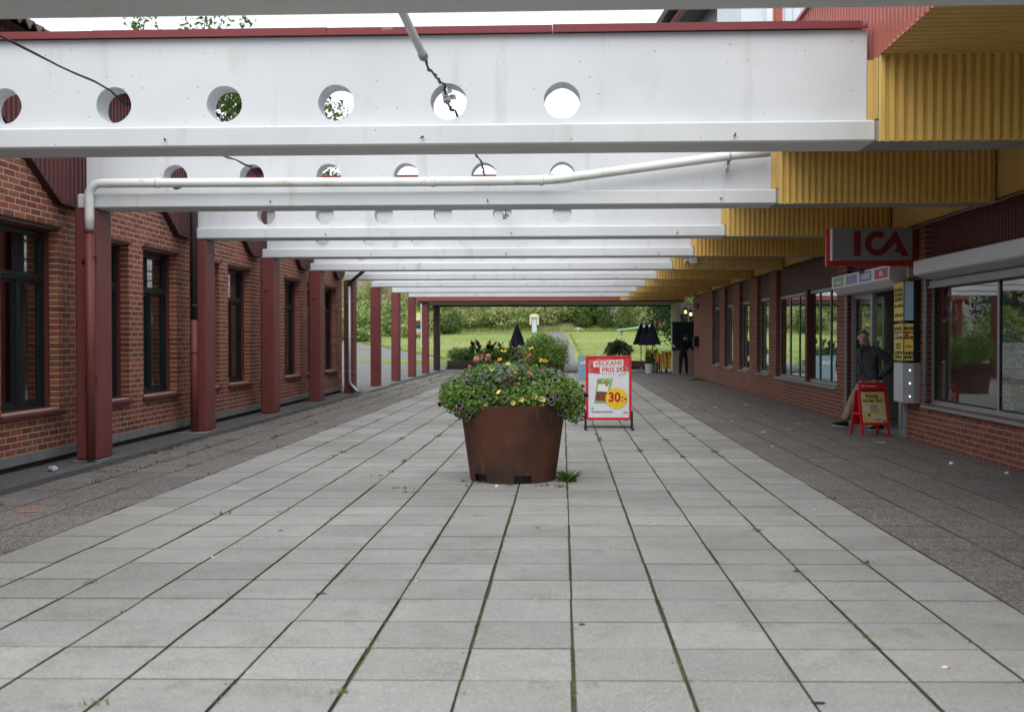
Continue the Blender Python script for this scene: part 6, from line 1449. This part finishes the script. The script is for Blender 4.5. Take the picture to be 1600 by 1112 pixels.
skin('body', J, E_, 'pelvis', [m_skin, m_jack, m_trou], regm, pm)
face_bits(pm, (4.925, 18.718, 1.515), (-.45, -1, -.22), m_hair, m_beard)
shoe(pm, (4.50, 19.03, .035), (4.76, 19.06, .0)); shoe(pm, (4.97, 18.52, .0), (5.22, 18.62, .0))
mb = MB()     # jacket collar and hem band, dark shirt at the throat
for k in range(14):
    a = 2 * pi * k / 14; mb.v += [(4.975 + .085 * cos(a) * 1.0, 18.755 + .08 * sin(a), 1.345 + .02 * sin(a)), (4.965 + .078 * cos(a), 18.75 + .074 * sin(a), 1.385 + .018 * sin(a))]
mb.f = [(2 * k, (2 * k + 2) % 28, (2 * k + 3) % 28, 2 * k + 1) for k in range(14)]; mb.m = [0] * 14; mb.build('collar', m_jack, pm, smooth=True)
mb = MB()
for k in range(20):
    a = 2 * pi * k / 20; mb.v += [(5.08 + .185 * cos(a), 18.80 + .16 * sin(a), .815), (5.078 + .19 * cos(a), 18.80 + .165 * sin(a), .87)]
mb.f = [(2 * k, (2 * k + 2) % 40, (2 * k + 3) % 40, 2 * k + 1) for k in range(20)]; mb.m = [0] * 20; mb.build('jacket_hem', m_jack, pm, smooth=True)
mb = MB(); mb.add([(4.895, 18.69, 1.35), (4.935, 18.665, 1.35), (4.90, 18.625, 1.22), (4.885, 18.64, 1.15)], [(0, 1, 2, 3)]); mb.build('shirt', m_cloth, pm)
mb = MB(); mb.tube([(4.875, 18.66, 1.33), (4.872, 18.655, 1.2), (4.905, 18.655, 1.05), (4.94, 18.66, .86)], .006, 6); mb.build('zip', m_cloth, pm)
mb = MB(); mb.add([(5.13, 18.655, 1.00), (5.22, 18.67, .93), (5.21, 18.66, .91), (5.12, 18.645, .98)], [(0, 1, 2, 3)]); mb.build('pocket_flap', m_cloth, pm)
for q_ in (-1, 1): mb = MB(); mb.add([(4.90 + .02 * q_, 18.675, 1.385), (4.93 + .055 * q_, 18.665, 1.36), (4.905 + .05 * q_, 18.645, 1.27), (4.885, 18.65, 1.30)], [(0, 1, 2, 3)]); mb.build('lapel', m_jack, pm)
# man in black bending at the far screen
pf = empty('person', (4.83, 45.3, 0)); tag(pf, 'man in black clothes bending at the dark green screen, seen from behind', 'person')
J = {'pelvis': ((4.82, 45.28, .93), (.15, .12)), 'waist': ((4.83, 45.32, 1.08), (.145, .115)), 'chest': ((4.86, 45.40, 1.27), (.17, .125)), 'neckb': ((4.90, 45.47, 1.40), (.08, .075)), 'neck': ((4.915, 45.50, 1.44), .055), 'head': ((4.94, 45.55, 1.53), (.085, .09)), 'crown': ((4.95, 45.57, 1.60), .06),
     'lsh': ((4.68, 45.39, 1.33), .075), 'lel': ((4.58, 45.40, 1.10), .055), 'lwr': ((4.45, 45.52, 1.20), .036), 'rsh': ((5.05, 45.40, 1.33), .075), 'rel': ((5.10, 45.40, 1.06), .055), 'rwr': ((5.15, 45.52, .83), .036),
     'lhip': ((4.73, 45.27, .86), .10), 'lkn': ((4.71, 45.24, .48), .072), 'lan': ((4.70, 45.30, .10), .058), 'rhip': ((4.91, 45.27, .86), .10), 'rkn': ((4.94, 45.24, .48), .072), 'ran': ((4.96, 45.30, .10), .058)}
E_ = [('pelvis', 'waist'), ('waist', 'chest'), ('chest', 'neckb'), ('neckb', 'neck'), ('neck', 'head'), ('head', 'crown'), ('chest', 'lsh'), ('lsh', 'lel'), ('lel', 'lwr'), ('chest', 'rsh'), ('rsh', 'rel'), ('rel', 'rwr'), ('pelvis', 'lhip'), ('lhip', 'lkn'), ('lkn', 'lan'), ('pelvis', 'rhip'), ('rhip', 'rkn'), ('rkn', 'ran')]
fingers(J, E_, 'lwr', (4.39, 45.56, 1.255), (.3, .6, -.4)); fingers(J, E_, 'rwr', (5.165, 45.56, .765), (.2, .9, .2))
def regf(n, c):
    if n in ('head', 'crown', 'neck'): return 0
    if n.startswith(('lwr', 'rwr')): return 0
    if n in ('lel', 'rel') and c.z < 1.10: return 0
    return 1
skin('body', J, E_, 'pelvis', [m_skin, m_cloth], regf, pf, 2)
face_bits(pf, (4.94, 45.555, 1.525), (.2, 1, -.5), m_hair2)
shoe(pf, (4.66, 45.46, 0), (4.70, 45.21, 0)); shoe(pf, (4.99, 45.46, 0), (4.96, 45.21, 0))

# ------------------------------------------------------------------ litter
R = random.Random(123)
def crumple(x, y, s, mat, lab, cat='litter', flat=.6, grp='scraps of litter on the paving'):
    mb = MB(); mb.sphere((0, 0, 0), (s, s, s * flat), 9, 6)
    for i, p in enumerate(mb.v): q = Vector(p); mb.v[i] = tuple(q * (1 + .45 * mnoise.noise(q * 2.3 / s + Vector((x, y, 0)))))
    o_ = mb.build('crumpled_paper', mat); o_.location = (x, y, s * flat * .8); tag(o_, lab, cat, grp)
def scrap(x, y, l_, w_, mat, lab, rot, name='paper_scrap', grp='scraps of litter on the paving'):
    mb = MB(); P = []
    for i in range(5):
        for j in range(3): P.append(((i / 4 - .5) * l_, (j / 2 - .5) * w_, .004 + .3 * w_ * abs(mnoise.noise((i * .7 + x, j * .9 + y, 0)))))
    mb.add(P, [(i * 3 + j, i * 3 + 3 + j, i * 3 + 4 + j, i * 3 + 1 + j) for i in range(4) for j in range(2)]); o_ = mb.build(name, mat); o_.location = (x, y, .002); o_.rotation_euler.z = rot; tag(o_, lab, 'litter', grp)
crumple(-5.80, 12.55, .055, M('foil litter', (.55, .57, .62), .3, noise=(20, .4, .6), col2=(.2, .25, .4)), 'crumpled silvery wrapper by the left wall at the picture edge')
scrap(-4.98, 15.6, .14, .05, m_litb, 'blue wrapper lying on the slot drain', .3); scrap(-5.75, 17.3, .07, .04, m_pred, 'small red scrap at the footing of the brown and red downpipe', .8)
scrap(-4.63, 9.55, .16, .04, m_lito, 'orange and white wrapper at the left picture edge', .4)
crumple(-.665, 11.35, .02, m_litter, 'white paper ball on the slab in front of the big planter')
crumple(4.62, 13.6, .028, m_litter, 'white paper cup crushed below the near shop window'); crumple(4.9, 12.65, .022, m_litter, 'round white scrap at the right picture edge')
scrap(4.52, 16.35, .20, .05, m_litter, 'long white paper strip in front of the small red board', .05); scrap(4.35, 20.2, .14, .06, m_litter, 'white wrapper on the ground left of the stepping man', -.7); scrap(4.12, 19.9, .12, .05, m_litter, 'flat pale scrap further left of the stepping man', .1)
scrap(1.53, 16.9, .12, .07, M('dull foil', (.5, .52, .55), .3), 'torn foil scrap right of the big poster board', .3)
for k, (x, y) in enumerate(sorted(((2.85, 22.4), (2.95, 26.5), (3.5, 27.2), (4.0, 29.5), (4.3, 32), (3.3, 24.5), (3.7, 18.6), (3.2, 18.1), (3.05, 20.5), (4.1, 25.5), (2.7, 24.8), (3.9, 22.1), (2.9, 15.7)), key=lambda q: q[1])): scrap(x, y, R.uniform(.06, .14), R.uniform(.03, .07), m_litter, 'small pale scrap on the brown paving before the shop, ' + FAR[k] + ' one', R.uniform(0, 3), grp='small scraps before the shop')
for k, (x, y) in enumerate(sorted(((1.74, 5.18), (.7, 9.2), (-2.4, 7.6), (.35, 8.1), (-.9, 6.9), (2.2, 9.9), (1.1, 10.9)), key=lambda q: q[1])):
    mb = MB(); mb.tube([(-.016, 0, .005), (.006, 0, .005)], .0045, 7); r = mb.build('cigarette_butt', m_litter); r.location = (x, y, .002); r.rotation_euler.z = k * 1.3; tag(r, 'cigarette butt lying on the grey slabs, ' + FAR[k] + ' one', 'litter', 'cigarette butts'); q = MB(); q.tube([(.006, 0, .005), (.016, 0, .005)], .0045, 7); o_ = q.build('filter', m_lito, r); o_.location = (0, 0, 0)
for k, (x, y, s) in enumerate(sorted(((-1.42, 6.55, .035), (1.05, 4.66, .03), (2.28, 5.0, .05), (.1, 5.9, .018), (-2.2, 8.7, .02), (-.2, 8.9, .02), (1.5, 7.3, .02)), key=lambda q: q[1])):
    mb = MB(); N = 12; mb.add([(s * (1 + .2 * sin(3 * t + k)) * cos(t), s * .6 * (1 + .2 * cos(2 * t + k)) * sin(t), .0) for t in [2 * pi * q / N for q in range(N)]] + [(s * .6 * cos(t), s * .35 * sin(t), .003) for t in [2 * pi * q / N for q in range(N)]], [(q, (q + 1) % N, N + (q + 1) % N, N + q) for q in range(N)] + [tuple(range(N, 2 * N))]); o_ = mb.build('chewing_gum', m_pblk); o_.location = (x, y, .003); tag(o_, 'dark flattened gum spot on a grey slab, ' + FAR[k] + ' one', 'gum', 'gum spots on the slabs')
